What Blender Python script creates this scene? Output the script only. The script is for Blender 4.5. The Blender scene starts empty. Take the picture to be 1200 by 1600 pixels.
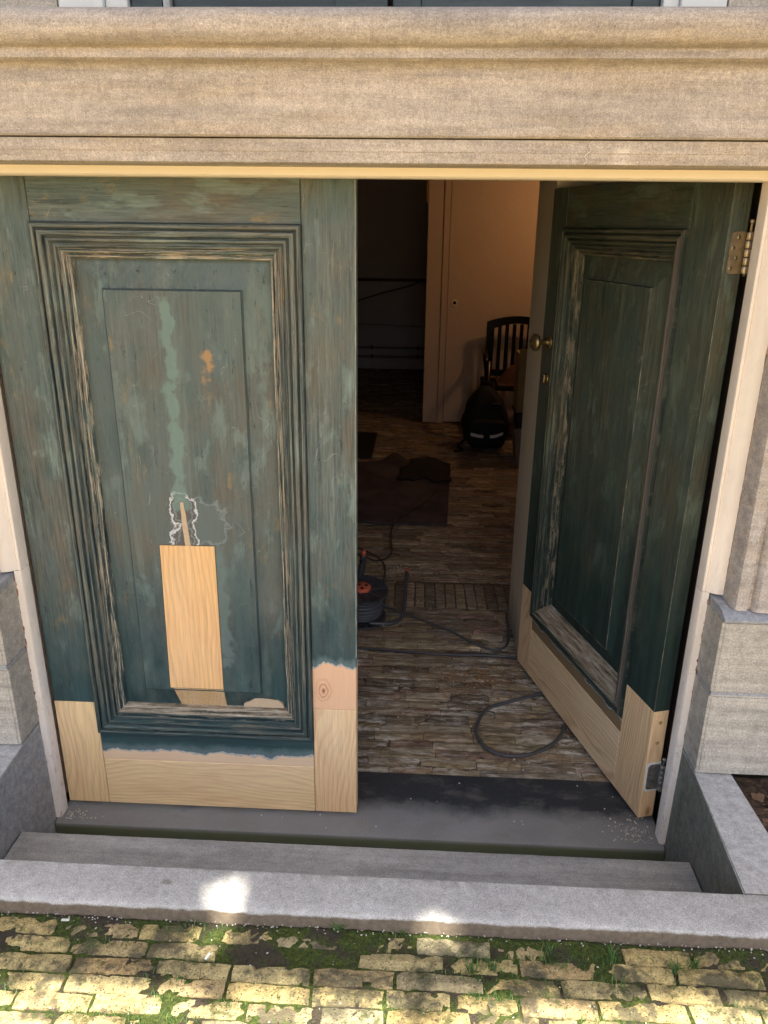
import bpy, bmesh, math, random
import numpy as np
from mathutils import Vector, Matrix, noise as mnoise
random.seed(7)
PI = math.pi
S = bpy.context.scene
COL = S.collection

# ------------------------------------------------------------------ camera
CX = [0.14139, -1.69711, 1.51812]; YAW, PITCH, ROLL, FPX = 0.0455365, 0.3527458, 0.0115772, 1210.63
fw = Vector((-math.sin(YAW)*math.cos(PITCH), math.cos(YAW)*math.cos(PITCH), -math.sin(PITCH)))
rt = Vector((math.cos(YAW), math.sin(YAW), 0)); up = rt.cross(fw)
r2 = rt*math.cos(ROLL)+up*math.sin(ROLL); u2 = up*math.cos(ROLL)-rt*math.sin(ROLL)
cd = bpy.data.cameras.new('camera'); cam = bpy.data.objects.new('camera', cd); COL.objects.link(cam)
M = Matrix((r2, u2, -fw)).transposed().to_4x4(); M.translation = Vector(CX); cam.matrix_world = M
cd.sensor_fit = 'VERTICAL'; cd.sensor_height = 24; cd.lens = 24*FPX/1600
cd.clip_start = 0.02; cd.clip_end = 500
S.camera = cam

# ------------------------------------------------------------------ light
SUN_EL = math.radians(56); SX = 0.06
sdir = Vector((SX, -math.cos(SUN_EL), math.sin(SUN_EL))).normalized()      # towards the sun
W = bpy.data.worlds.new('World'); S.world = W; W.use_nodes = True
wn = W.node_tree; sk = wn.nodes.new('ShaderNodeTexSky'); sk.sky_type = 'NISHITA'; sk.sun_disc = False
sk.dust_density = 3.0; sk.ozone_density = .6; sk.air_density = .9; sk.sun_elevation = SUN_EL; sk.sun_rotation = math.atan2(sdir.x, sdir.y)
wn.links.new(sk.outputs[0], wn.nodes['Background'].inputs[0]); wn.nodes['Background'].inputs[1].default_value = 0.09
sl = bpy.data.lights.new('sun', 'SUN'); sl.energy = 5.0; sl.angle = math.radians(0.53); sl.color = (1, .93, .80)
so = bpy.data.objects.new('sun', sl); so.rotation_euler = sdir.to_track_quat('Z', 'Y').to_euler(); COL.objects.link(so)
S.view_settings.view_transform = 'Standard'; S.view_settings.look = 'None'
S.view_settings.exposure = 1.93; S.view_settings.gamma = 1.0; S.view_settings.use_curve_mapping = False

# ------------------------------------------------------------------ shader helper
class G:
    def __init__(s, name, rough=.8):
        s.m = bpy.data.materials.new(name); s.m.use_nodes = True; s.t = s.m.node_tree
        s.b = s.t.nodes['Principled BSDF']; s.b.inputs['Roughness'].default_value = rough
        s.b.inputs['Specular IOR Level'].default_value = .35
        s._tc = None
    def n(s, ty, **k):
        x = s.t.nodes.new(ty)
        for a, v in k.items(): setattr(x, a, v)
        return x
    def L(s, a, b): s.t.links.new(a, b)
    def put(s, sock, v):
        if isinstance(v, bpy.types.NodeSocket): s.L(v, sock)
        elif isinstance(v, (tuple, list)): sock.default_value = tuple(v)+((1,) if len(v) == 3 and len(sock.default_value) == 4 else ())
        else: sock.default_value = v
    def tc(s, w='Object'):
        if not s._tc: s._tc = s.n('ShaderNodeTexCoord')
        return s._tc.outputs[w]
    def pos(s): return s.n('ShaderNodeNewGeometry').outputs['Position']
    def vec(s, v, sc, loc=(0, 0, 0), rot=(0, 0, 0)):
        x = s.n('ShaderNodeMapping'); s.put(x.inputs[0], v); x.inputs['Scale'].default_value = sc
        x.inputs['Location'].default_value = loc; x.inputs['Rotation'].default_value = rot; return x.outputs[0]
    def noise(s, v, sc=5, det=4, rough=.6, dist=0, col=False):
        x = s.n('ShaderNodeTexNoise'); s.put(x.inputs['Vector'], v); x.inputs['Scale'].default_value = sc
        x.inputs['Detail'].default_value = det; x.inputs['Roughness'].default_value = rough; x.inputs['Distortion'].default_value = dist
        return x.outputs['Color' if col else 'Fac']
    def voro(s, v, sc=5, feat='F1', out='Distance'):
        x = s.n('ShaderNodeTexVoronoi', feature=feat); s.put(x.inputs['Vector'], v); x.inputs['Scale'].default_value = sc
        return x.outputs[out]
    def ramp(s, f, *st, mode='LINEAR'):
        x = s.n('ShaderNodeValToRGB'); s.put(x.inputs[0], f); cr = x.color_ramp; cr.interpolation = mode
        while len(cr.elements) < len(st): cr.elements.new(.5)
        for e, (p, c) in zip(cr.elements, st):
            e.position = p; e.color = (c, c, c, 1) if isinstance(c, (int, float)) else tuple(c)+(1,)
        return x.outputs[0]
    def mix(s, f, a, b, mode='MIX'):
        x = s.n('ShaderNodeMix', data_type='RGBA', blend_type=mode); s.put(x.inputs[0], f); s.put(x.inputs[6], a); s.put(x.inputs[7], b)
        return x.outputs[2]
    def op(s, o, a, b=0.0, c=None, clamp=False):
        x = s.n('ShaderNodeMath', operation=o, use_clamp=clamp); s.put(x.inputs[0], a); s.put(x.inputs[1], b)
        if c is not None: s.put(x.inputs[2], c)
        return x.outputs[0]
    def xyz(s, v):
        x = s.n('ShaderNodeSeparateXYZ'); s.put(x.inputs[0], v); return x.outputs
    def comb(s, a, b, c):
        x = s.n('ShaderNodeCombineXYZ'); s.put(x.inputs[0], a); s.put(x.inputs[1], b); s.put(x.inputs[2], c); return x.outputs[0]
    def add(s, v, w):
        x = s.n('ShaderNodeVectorMath', operation='ADD'); s.put(x.inputs[0], v); s.put(x.inputs[1], w); return x.outputs[0]
    def bump(s, h, st=.5, d=.002, prev=None):
        x = s.n('ShaderNodeBump'); s.put(x.inputs['Height'], h); x.inputs['Strength'].default_value = st; x.inputs['Distance'].default_value = d
        if prev is not None: s.L(prev, x.inputs['Normal'])
        return x.outputs[0]
    def out(s, col, nrm=None, rough=None, metal=None):
        s.put(s.b.inputs['Base Color'], col)
        if nrm is not None: s.L(nrm, s.b.inputs['Normal'])
        if rough is not None: s.put(s.b.inputs['Roughness'], rough)
        if metal is not None: s.put(s.b.inputs['Metallic'], metal)
        return s.m

def m_stone(name, a, b, stain, rough=.85, hatch=0.0, seed=0., stainamt=.5):
    g = G(name, rough); p = g.add(g.pos(), (seed, seed, 0))
    big = g.noise(p, 2.2, 6, .7); fine = g.noise(p, 420, 3, .8); mid = g.noise(p, 45, 5, .75)
    c = g.mix(g.ramp(big, (.3, 0), (.7, 1)), a, b)
    c = g.mix(g.op('MULTIPLY', g.ramp(g.noise(g.vec(p, (.8, 6, 9)), 3, 5, .7), (.48, 0), (.68, 1)), stainamt), c, stain)
    c = g.mix(.6, c, g.ramp(mid, (.3, .7), (.5, 1.0), (.72, 1.25)), 'MULTIPLY')
    c = g.mix(.65, c, g.ramp(fine, (.3, .45), (.5, 1.0), (.7, 1.65)), 'MULTIPLY')
    c = g.mix(.8, c, g.ramp(g.noise(g.vec(p, (1, 9, 14)), 3.2, 7, .72), (.34, .72), (.5, 1.0), (.66, 1.28)), 'MULTIPLY')
    c = g.mix(g.ramp(g.noise(g.vec(p, (1.3, 2, 2)), 2.3, 7, .75), (.55, 0), (.7, .35)), c, (.24, .22, .17))
    c = g.mix(.42, c, g.ramp(g.noise(p, 190, 4, .8), (.32, .6), (.5, 1.0), (.68, 1.45)), 'MULTIPLY')
    vv = g.voro(p, 130); c = g.mix(g.ramp(vv, (.0, .5), (.14, 0)), c, tuple(min(.8, q*1.9) for q in b))
    # thin wandering light scratches
    ln = g.noise(g.add(p, g.vec(g.noise(p, 14, 2, .5, col=True), (.25, .25, .25))), 9, 2, .5)
    c = g.mix(g.op('MULTIPLY', g.ramp(ln, (.497, 0), (.5, 1), (.503, 0)), g.ramp(big, (.45, 0), (.6, .45))), c, (.62, .56, .46))
    h = g.op('ADD', g.op('MULTIPLY', fine, .5), mid)
    if hatch:
        hx = g.noise(g.vec(p, (420, 9, 14)), 1, 3, .7); h = g.op('ADD', h, g.op('MULTIPLY', hx, hatch))
        c = g.mix(.25*min(1, hatch), c, g.ramp(hx, (.3, .7), (.7, 1.25)), 'MULTIPLY')
    return g.out(c, g.bump(h, .55, .0025))

STONE = m_stone('warm_hardstone', (.35, .305, .275), (.455, .405, .37), (.42, .33, .23), hatch=.8)
STONE2 = m_stone('plinth_hardstone', (.37, .335, .285), (.46, .42, .36), (.35, .32, .27), hatch=1.1, seed=3)
BLUE = m_stone('bluestone', (.33, .32, .31), (.44, .43, .415), (.30, .285, .26), seed=7, stainamt=.35)
BLUEW = m_stone('mossy_bluestone', (.20, .20, .16), (.30, .29, .24), (.14, .16, .08), seed=9, stainamt=.9)

def m_kerb():
    g = G('kerb_stone', .85); p = g.pos(); x, y, z = g.xyz(p)
    fine = g.noise(p, 480, 3, .8); mid = g.noise(p, 60, 5, .75); big = g.noise(p, 5, 4, .6)
    c = g.mix(g.ramp(big, (.3, 0), (.7, 1)), (.36, .35, .34), (.46, .45, .435))
    c = g.mix(.85, c, g.ramp(fine, (.3, .5), (.5, 1.), (.7, 1.5)), 'MULTIPLY'); c = g.mix(.6, c, g.ramp(mid, (.3, .7), (.7, 1.3)), 'MULTIPLY')
    dirt = g.op('ADD', g.op('MULTIPLY', g.op('SUBTRACT', .302, z), 55.), g.op('SUBTRACT', g.noise(p, 18, 5, .7), .55))
    dc = g.mix(g.noise(p, 90, 4, .7), (.06, .045, .03), (.24, .19, .14))
    c = g.mix(g.ramp(dirt, (.15, 0), (.4, 1)), c, dc)
    d = g.add(p, (.33, .541, -.3)); ax, ay, az = g.xyz(d)
    rr = g.op('ADD', g.op('SQRT', g.op('ADD', g.op('MULTIPLY', ax, ax), g.op('MULTIPLY', g.op('MULTIPLY', ay, ay), 2.))), g.op('MULTIPLY', g.noise(p, 90, 3), .012))
    c = g.mix(g.ramp(rr, (.014, .6), (.017, 0)), c, (.15, .13, .10))
    return g.out(c, g.bump(g.op('ADD', g.op('MULTIPLY', fine, .6), mid), .5, .0022))
KERB = m_kerb()

def m_threshold():
    g = G('worn_black_stone', .5); p = g.pos(); x, y, z = g.xyz(p)
    n1 = g.noise(p, 5, 6, .65); fine = g.noise(p, 300, 3, .8); sp = g.voro(p, 110)
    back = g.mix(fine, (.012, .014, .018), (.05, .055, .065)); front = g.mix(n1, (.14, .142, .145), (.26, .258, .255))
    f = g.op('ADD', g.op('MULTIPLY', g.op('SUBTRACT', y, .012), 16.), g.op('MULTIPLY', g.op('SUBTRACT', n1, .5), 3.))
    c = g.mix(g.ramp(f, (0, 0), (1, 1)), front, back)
    c = g.mix(g.ramp(g.noise(g.vec(p, (1, 2, 1)), 7, 7, .75), (.5, 0), (.72, .65)), c, (.17, .16, .14))
    c = g.mix(.4, c, g.ramp(fine, (.3, .6), (.7, 1.4)), 'MULTIPLY')
    c = g.mix(g.ramp(sp, (0, .8), (.09, 0)), c, (.3, .28, .25))
    c = g.mix(g.ramp(g.op('ADD', z, .1), (.086, 1), (.096, 0)), c, (.10, .11, .065))
    return g.out(c, g.bump(g.op('ADD', fine, n1), .3, .002), g.ramp(n1, (.3, .35), (.7, .75)))
THR = m_threshold()

def m_white(name, base=(.86, .76, .66), dirt=.5, zlow=.35):
    g = G(name, .55); p = g.pos(); x, y, z = g.xyz(p)
    n = g.noise(g.vec(p, (2, 2, .7)), 6, 6, .7)
    c = g.mix(g.ramp(n, (.35, 0), (.75, 1)), base, tuple(q*.82 for q in base))
    sp = g.noise(g.vec(p, (40, 40, 14)), 2.2, 4, .7)
    low = g.ramp(z, (0., 1.), (zlow+.1, .35), (zlow+.5, .12))
    ch = g.op('MULTIPLY', g.ramp(sp, (.57, 0), (.63, 1)), g.op('MULTIPLY', low, dirt))
    c = g.mix(ch, c, (.22, .12, .08))
    return g.out(c, g.bump(g.op('ADD', n, g.op('MULTIPLY', sp, .5)), .25, .003))
WHITE = m_white('cream_frame_paint')

def m_putty():
    g = G('red_primer_edge', .9); p = g.pos(); n = g.noise(g.vec(p, (1, 1, .4)), 120, 5, .75)
    return g.out(g.ramp(n, (.35, (.06, .05, .045)), (.48, (.33, .13, .07)), (.6, (.55, .40, .30)), (.7, (.20, .17, .14))), g.bump(n, 1, .004))
PUTTY = m_putty()
def m_mortar():
    g = G('pale_mortar', .95); p = g.pos(); n = g.noise(p, 90, 5, .75)
    return g.out(g.ramp(n, (.3, (.22, .225, .235)), (.7, (.43, .43, .45))), g.bump(n, .8, .003))
MORTAR = m_mortar()

# ---- scraped paint on the doors
def m_paint(name, axis='V', dark=0.0, uv=False, band=False, cut=.038, edge=None, wood=(.62, .33, .2), panel=False, seed=0.):
    g = G(name, .6); g.b.inputs['Specular IOR Level'].default_value = .22
    o = g.add(g.tc('Object'), (seed, 0, seed*.37)); X, Y, Z = g.xyz(g.tc('Object'))
    if axis == 'V': st, br = (1, 1, .055), (1, 1, .42)
    else: st, br = (.055, 1, 1), (.42, 1, 1)
    vs = g.vec(o, st); vb = g.vec(o, br)
    fine = g.noise(vs, 190, 4, .75); med = g.noise(vs, 55, 5, .7, .3); broad = g.noise(vb, 7.5, 5, .62); broad2 = g.noise(g.add(vb, (9, 3, 4)), 10, 6, .7)
    patch = g.noise(g.add(vb, (2, 7, 1)), 15, 7, .62, .25); patch2 = g.noise(g.add(vb, (5, 1, 8)), 13, 5, .7)
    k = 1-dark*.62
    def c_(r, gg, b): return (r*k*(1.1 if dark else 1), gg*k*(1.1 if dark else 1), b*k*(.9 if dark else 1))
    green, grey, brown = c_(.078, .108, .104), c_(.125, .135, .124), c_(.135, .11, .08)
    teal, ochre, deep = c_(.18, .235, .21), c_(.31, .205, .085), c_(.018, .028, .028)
    c = g.mix(g.ramp(broad, (.44, 0), (.62, .85)), green, brown)
    c = g.mix(g.ramp(broad2, (.45, 0), (.65, .8)), c, grey)
    c = g.mix(g.ramp(patch2, (.6, 0), (.7, .7 if not dark else .12)), c, ochre)
    c = g.mix(g.ramp(patch, (.55, 0), (.60, .5), (.7, .85)), c, teal)
    c = g.mix(g.ramp(g.noise(g.add(vs, (1, 6, 2)), 14, 7, .7), (.54, 0), (.62, .55)), c, c_(.15, .175, .15))
    c = g.mix(g.ramp(med, (.58, 0), (.70, .22 if panel else .75)), c, deep)
    c = g.mix(g.ramp(g.noise(g.add(vs, (4, 4, 4)), 30, 6, .8), (.6, 0), (.75, .5)), c, c_(.26, .27, .22))
    c = g.mix(.4 if panel else .8, c, g.ramp(fine, (.3, .5), (.5, 1), (.7, 1.6)), 'MULTIPLY')
    c = g.mix(g.ramp(g.noise(g.add(o, (3, 3, 3)), 5.5, 3, .5), (.35, .65 if panel else .4), (.62, .1 if panel else 0)), c, c_(.108, .138, .130))
    ck = g.noise(g.vec(o, (1, 1, .22) if axis == 'V' else (.22, 1, 1)), 95, 5, .8); ck2 = g.noise(g.vec(o, (1, 1, .10) if axis == 'V' else (.10, 1, 1)), 48, 6, .85)
    c = g.mix(g.op('MULTIPLY', g.ramp(ck, (.62, 0), (.66, .9)), g.ramp(broad, (.4, 1), (.6, .35))), c, c_(.012, .016, .014))
    c = g.mix(g.ramp(ck2, (.635, 0), (.655, .75)), c, c_(.30, .31, .25))
    c = g.mix(g.ramp(ck2, (.33, .8), (.36, 0)), c, c_(.03, .045, .04))
    scr = g.noise(g.add(g.vec(o, (1, 1, .5)), g.vec(g.noise(o, 6, 2, .5, col=True), (.3, .3, .3))), 12, 2, .5)
    c = g.mix(g.op('MULTIPLY', g.ramp(scr, (.497, 0), (.5, .8), (.503, 0)), g.ramp(broad2, (.52, 0), (.6, 1))), c, c_(.34, .36, .32))
    # the unscraped gloss lower part keeps its blue green topcoat
    lowf = g.op('ADD', g.op('MULTIPLY', g.op('SUBTRACT', .80 if not dark else .95, Z), 2.2), g.op('MULTIPLY', g.op('SUBTRACT', broad2, .5), 2.6))
    lowc = g.mix(g.ramp(g.noise(vs, 26, 5, .7), (.35, 0), (.68, 1)), c_(.010, .030, .034) if not dark else (.008, .018, .017), c_(.035, .080, .083))
    c = g.mix(g.op('MULTIPLY', g.ramp(lowf, (0, 0), (1, 1)), .88), c, lowc)
    h = g.op('ADD', g.op('MULTIPLY', fine, .6), med)
    if uv:   # streaks that follow the members of the moulding
        U = g.tc('UV'); u, v, w = g.xyz(U)
        s1 = g.noise(g.comb(g.op('MULTIPLY', u, 230), g.op('MULTIPLY', v, 3.5), seed), 1, 4, .7, .2)
        s2 = g.noise(g.comb(g.op('MULTIPLY', u, 420), g.op('MULTIPLY', v, 8), seed+4), 1, 4, .8)
        c = g.mix(g.ramp(s1, (.52, 0), (.6, .9)), c, c_(.022, .04, .045))
        c = g.mix(g.ramp(s1, (.34, .75), (.42, 0)), c, c_(.20, .165, .11))
        rid = g.ramp(g.op('MULTIPLY', u, 12.), (0, 0), (.05, .3), (.09, .9), (.125, .1), (.165, 0), (.20, .9), (.29, .8), (.335, 0), (.365, .1), (.40, .9), (.445, .8), (.48, 0), (.53, .6), (.59, .1), (.65, .2), (.68, .8), (.72, .5), (.74, 0), (.79, 1), (.86, .9), (.89, .1))
        c = g.mix(g.op('MULTIPLY', g.ramp(rid, (0, .9), (.45, 0)), .85), c, c_(.012, .024, .03))
        c = g.mix(g.op('MULTIPLY', g.op('MULTIPLY', g.ramp(rid, (.5, 0), (.9, 1)), g.ramp(s2, (.44, 0), (.6, .6))), g.ramp(broad2, (.40, .25), (.6, 1))), c, c_(.24, .225, .165))
        if band: c = g.mix(g.op('MULTIPLY', g.ramp(u, (.003, 0), (.006, .9), (.027, .9), (.031, 0)), g.ramp(s1, (.3, .6), (.5, 1))), c, g.mix(broad2, (.055, .06, .055), (.20, .15, .13)))
        inner = g.ramp(u, (.045, 0), (.066, 1))
        c = g.mix(g.op('MULTIPLY', g.ramp(s2, (.50, 0), (.57, 1)), g.op('ADD', g.op('MULTIPLY', inner, .85 if not dark else .6), .12)), c, (.50, .41, .30) if not dark else (.30, .24, .17))
        c = g.mix(g.ramp(s2, (.30, .9), (.38, 0)), c, (.006, .008, .008))
        if uv == 'bare':
            s3 = g.noise(g.comb(g.op('MULTIPLY', u, 150), g.op('MULTIPLY', v, 3.), seed+9), 1, 5, .75)
            bare = g.ramp(g.op('ADD', s3, g.op('MULTIPLY', g.op('SUBTRACT', u, cut), 14)), (.42, 0), (.55, 1))
            c = g.mix(bare, c, g.ramp(s2, (.3, (.05, .04, .03)), (.48, (.28, .22, .15)), (.62, (.50, .44, .35)), (.7, (.62, .60, .55))))
        h = g.op('ADD', h, g.op('MULTIPLY', s2, 1.2))
    if panel:
        nn = g.op('MULTIPLY', g.op('SUBTRACT', g.noise(o, 22, 4, .6), .5), .075)
        def dist(cx, cz, hx, hz):
            dx = g.op('MAXIMUM', g.op('SUBTRACT', g.op('ABSOLUTE', g.op('SUBTRACT', X, cx)), hx), 0.)
            dz = g.op('MAXIMUM', g.op('SUBTRACT', g.op('ABSOLUTE', g.op('SUBTRACT', Z, cz)), hz), 0.)
            return g.op('ADD', g.op('SQRT', g.op('ADD', g.op('MULTIPLY', dx, dx), g.op('MULTIPLY', dz, dz))), nn)
        d1 = dist(.385, .845, .006, .05)          # the filled crack
        d2 = dist(.425, .85, .03, .028); d3 = dist(.465, .62, .005, .16)
        c = g.mix(g.ramp(d2, (.028, .55), (.036, 0)), c, (.12, .15, .145))
        c = g.mix(g.ramp(d2, (.024, 0), (.0265, .5), (.029, 0)), c, (.34, .38, .38))
        c = g.mix(g.ramp(d3, (.004, .5), (.014, 0)), c, (.15, .20, .19))
        c = g.mix(g.ramp(d1, (.020, .8), (.0245, 0)), c, (.10, .085, .085))
        c = g.mix(g.ramp(d1, (.0165, 0), (.0175, 1), (.0205, 1), (.0215, 0)), c, (.62, .64, .64))
        c = g.mix(g.ramp(d1, (.006, 0), (.0075, .7), (.009, 0)), c, (.28, .36, .33))
        c = g.mix(g.ramp(dist(.383, 1.13, .004, .24), (.004, .75), (.013, 0)), c, (.16, .235, .205))
        c = g.mix(g.ramp(dist(.47, 1.22, .0, .028), (.002, .8), (.005, 0)), c, (.38, .22, .10))
        c = g.mix(g.ramp(dist(.457, 1.20, .003, .014), (.004, .6), (.009, 0)), c, (.34, .20, .11))
    if edge is not None:   # ragged lower limit of the paint: primer ring, then bare wood
        n2 = g.noise(g.vec(o, (1, 1, .35)), 30, 5, .6) if axis == 'V' else g.noise(o, 17, 6, .62)
        f = g.op('ADD', g.op('SUBTRACT', Z, edge), g.op('MULTIPLY', g.op('SUBTRACT', n2, .5), .075 if axis == 'V' else .05))
        wd = g.mix(g.noise(g.vec(o, (1, 1, .12) if axis == 'V' else (.1, 1, 1)), 90, 4, .7), tuple(q*.8 for q in wood), wood)
        if axis == 'V':
            kx = g.add(g.tc('Object'), (-.715, 0, -.40)); a_, b_, c2 = g.xyz(kx)
            rr = g.op('ADD', g.op('SQRT', g.op('ADD', g.op('MULTIPLY', a_, g.op('MULTIPLY', a_, 3.)), g.op('MULTIPLY', c2, c2))), g.op('MULTIPLY', g.noise(o, 25), .02))
            wd = g.mix(g.op('MULTIPLY', g.ramp(g.op('FRACT', g.op('MULTIPLY', g.op('ADD', rr, g.op('MULTIPLY', n2, .05)), 70.)), (.3, 0), (.8, 1)), g.ramp(rr, (.03, .6), (.055, 0))), wd, (.42, .17, .08))
            wd = g.mix(g.ramp(rr, (.011, 1), (.015, 0)), wd, (.22, .09, .05))
        c = g.mix(g.ramp(f, (-.002, 1), (.001, 0)), c, wd)
        c = g.mix(g.ramp(f, (-.004, 0), (-.001, .9), (.004, .9), (.006, 0)), c, (.52, .53, .50))
        c = g.mix(g.ramp(f, (.006, 0), (.009, .75), (.03, 0)), c, (.16, .22, .22) if not dark else (.03, .05, .05))
    h = g.op('ADD', h, g.op('MULTIPLY', g.ramp(ck2, (.33, 0), (.37, .5), (.63, .5), (.66, 1)), 1.5))
    return g.out(c, g.bump(h, .7, .0018), g.ramp(broad, (.3, .5), (.7, .8)))

def m_pine(name, axis='V', base=(.74, .50, .26), seed=0., knots=True, late=(.44, .22, .08)):
    g = G(name, .5); o = g.add(g.tc('Object'), (seed*1.7, seed*.31, seed*.77))
    if axis == 'H': o = g.vec(o, (1, 1, 1), rot=(0, PI/2, 0))
    x, y, z = g.xyz(o)
    warp = g.noise(g.vec(o, (1, 1, .28)), 5.5, 2, .45); warp2 = g.noise(g.vec(o, (1, 1, .1)), 40, 3, .6)
    r = g.op('ADD', g.op('ADD', g.op('MULTIPLY', x, 62.), g.op('MULTIPLY', warp, 17.)), g.op('MULTIPLY', warp2, .45))
    ring = g.op('FRACT', r); fib = g.noise(g.vec(o, (1, 1, .03)), 300, 3, .75)
    wide = g.noise(g.vec(o, (1, 1, .12)), 16, 3, .5)
    c = g.mix(g.op('MULTIPLY', g.ramp(ring, (0, 0), (.45, .08), (.8, 1), (.93, .6), (1, 0)), g.ramp(wide, (.35, .3), (.6, .85))), base, late)
    c = g.mix(g.ramp(g.noise(g.vec(o, (1, 1, .3)), 8, 3), (.3, .1), (.75, .45)), c, (.80, .62, .42))
    c = g.mix(g.ramp(g.noise(g.vec(o, (1, 1, .15)), 13, 4, .6), (.55, 0), (.75, .5)), c, (.62, .33, .18))
    c = g.mix(.6, c, g.ramp(fib, (.3, .7), (.7, 1.2)), 'MULTIPLY')
    if knots:
        v = g.n('ShaderNodeTexVoronoi'); g.put(v.inputs['Vector'], g.vec(o, (1, 1, .42))); v.inputs['Scale'].default_value = 5.5
        d = g.op('ADD', v.outputs['Distance'], g.op('MULTIPLY', warp2, .05))
        c = g.mix(g.ramp(d, (.045, .85), (.075, 0)), c, (.24, .10, .035))
        c = g.mix(g.ramp(d, (.07, .35), (.16, 0)), c, late)
    return g.out(c, g.bump(ring, .12, .001))

def m_plain(name, col, rough=.6, metal=0., var=.15, bump=.2, sc=30, spec=None):
    g = G(name, rough); p = g.tc('Object'); n = g.noise(p, sc, 4, .65)
    c = g.mix(n, tuple(q*(1-var*2) for q in col), tuple(min(1, q*(1+var)) for q in col))
    if spec is not None: g.b.inputs['Specular IOR Level'].default_value = spec
    return g.out(c, g.bump(n, bump, .002), None, metal)

def nz(x, y, z=0., s=1.): return mnoise.noise(Vector((x*s, y*s, z)))
# ------------------------------------------------------------------ mesh helpers
def tag(o, label=None, cat=None, group=None, kind=None):
    if label: o['label'] = label
    if cat: o['category'] = cat
    if group: o['group'] = group
    if kind: o['kind'] = kind
    return o
def root(name, loc, label, cat, rz=0, group=None):
    o = bpy.data.objects.new(name, None); COL.objects.link(o); o.location = loc; o.rotation_euler = (0, 0, rz)
    o.empty_display_size = .1
    return tag(o, label, cat, group)
def obj(name, bm, mat, parent=None, smooth=False):
    if isinstance(bm, bmesh.types.BMesh):
        me = bpy.data.meshes.new(name); bmesh.ops.recalc_face_normals(bm, faces=bm.faces); bm.to_mesh(me); bm.free()
    else: me = bm
    if mat is not None and not me.materials:
        for m in (mat if isinstance(mat, (list, tuple)) else [mat]): me.materials.append(m)
    if smooth:
        for p in me.polygons: p.use_smooth = True
    o = bpy.data.objects.new(name, me); COL.objects.link(o)
    if parent is not None: o.parent = parent
    return o
def smooth_angle(o, ang=35):
    me = o.data
    for p in me.polygons: p.use_smooth = True
    bm = bmesh.new(); bm.from_mesh(me)
    for e in bm.edges:
        e.smooth = not (len(e.link_faces) == 2 and e.calc_face_angle(0) > math.radians(ang))
    bm.to_mesh(me); bm.free(); return o
def addbox(bm, x0, x1, y0, y1, z0, z1, bev=0., seg=2, mat=None):
    vs = [bm.verts.new(p) for p in ((x0, y0, z0), (x1, y0, z0), (x1, y1, z0), (x0, y1, z0), (x0, y0, z1), (x1, y0, z1), (x1, y1, z1), (x0, y1, z1))]
    fs = [bm.faces.new([vs[i] for i in q]) for q in ((0, 3, 2, 1), (4, 5, 6, 7), (0, 1, 5, 4), (1, 2, 6, 5), (2, 3, 7, 6), (3, 0, 4, 7))]
    if bev:
        es = list({e for f in fs for e in f.edges})
        bmesh.ops.bevel(bm, geom=es, offset=bev, segments=seg, affect='EDGES', profile=.6)
    if mat: bmesh.ops.transform(bm, matrix=mat, verts=[v for v in bm.verts if v.is_valid and not v.tag]); 
    return bm
def box(x0, x1, y0, y1, z0, z1, bev=0., seg=2): return addbox(bmesh.new(), x0, x1, y0, y1, z0, z1, bev, seg)
def prism(poly, axis, a, b, bm=None):
    """extrude a 2D polygon: axis 'z' poly=(x,y); 'x' poly=(y,z); 'y' poly=(x,z)"""
    bm = bm or bmesh.new()
    f = {'z': lambda p, t: (p[0], p[1], t), 'x': lambda p, t: (t, p[0], p[1]), 'y': lambda p, t: (p[0], t, p[1])}[axis]
    A = [bm.verts.new(f(p, a)) for p in poly]; B = [bm.verts.new(f(p, b)) for p in poly]
    n = len(poly)
    for i in range(n): bm.faces.new((A[i], A[(i+1) % n], B[(i+1) % n], B[i]))
    bm.faces.new(A[::-1]); bm.faces.new(B); return bm
def rough_prism(poly, a, b, n, j):
    bm = bmesh.new(); rings = []
    for i in range(n+1):
        x = a+(b-a)*i/n; rings.append([bm.verts.new((x, y+j*nz(x, k*1.7, 1, 22)+j*.6*nz(x, k*.9, 5, 90), z+j*nz(x, k*2.3, 7, 30)*.6)) for k, (y, z) in enumerate(poly)])
    m = len(poly)
    for i in range(n):
        for k in range(m): bm.faces.new((rings[i][k], rings[i][(k+1) % m], rings[i+1][(k+1) % m], rings[i+1][k]))
    bm.faces.new(rings[0][::-1]); bm.faces.new(rings[-1]); return bm
def tube(pts, r, n=8, bm=None, cap=True):
    bm = bm or bmesh.new(); pts = [Vector(p) for p in pts]; rings = []
    prev = None
    for i, p in enumerate(pts):
        t = (pts[min(i+1, len(pts)-1)]-pts[max(i-1, 0)]).normalized()
        a = prev if prev is not None else (Vector((0, 0, 1)) if abs(t.z) < .9 else Vector((1, 0, 0)))
        a = (a-t*a.dot(t)).normalized(); prev = a; b = t.cross(a)
        rr = r[i] if isinstance(r, (list, tuple)) else r
        rings.append([bm.verts.new(p+(a*math.cos(k*2*PI/n)+b*math.sin(k*2*PI/n))*rr) for k in range(n)])
    for i in range(len(rings)-1):
        for k in range(n): bm.faces.new((rings[i][k], rings[i][(k+1) % n], rings[i+1][(k+1) % n], rings[i+1][k]))
    if cap: bm.faces.new(rings[0][::-1]); bm.faces.new(rings[-1])
    return bm
def spline(P, k=8):
    P = [Vector(p) for p in P]; P = [P[0]*2-P[1]]+P+[P[-1]*2-P[-2]]; out = []
    for i in range(1, len(P)-2):
        for j in range(k):
            t = j/k; a, b, c, d = P[i-1:i+3]
            out.append(.5*((2*b)+(c-a)*t+(2*a-5*b+4*c-d)*t*t+(3*b-a-3*c+d)*t**3))
    out.append(P[-2]); return out
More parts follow.
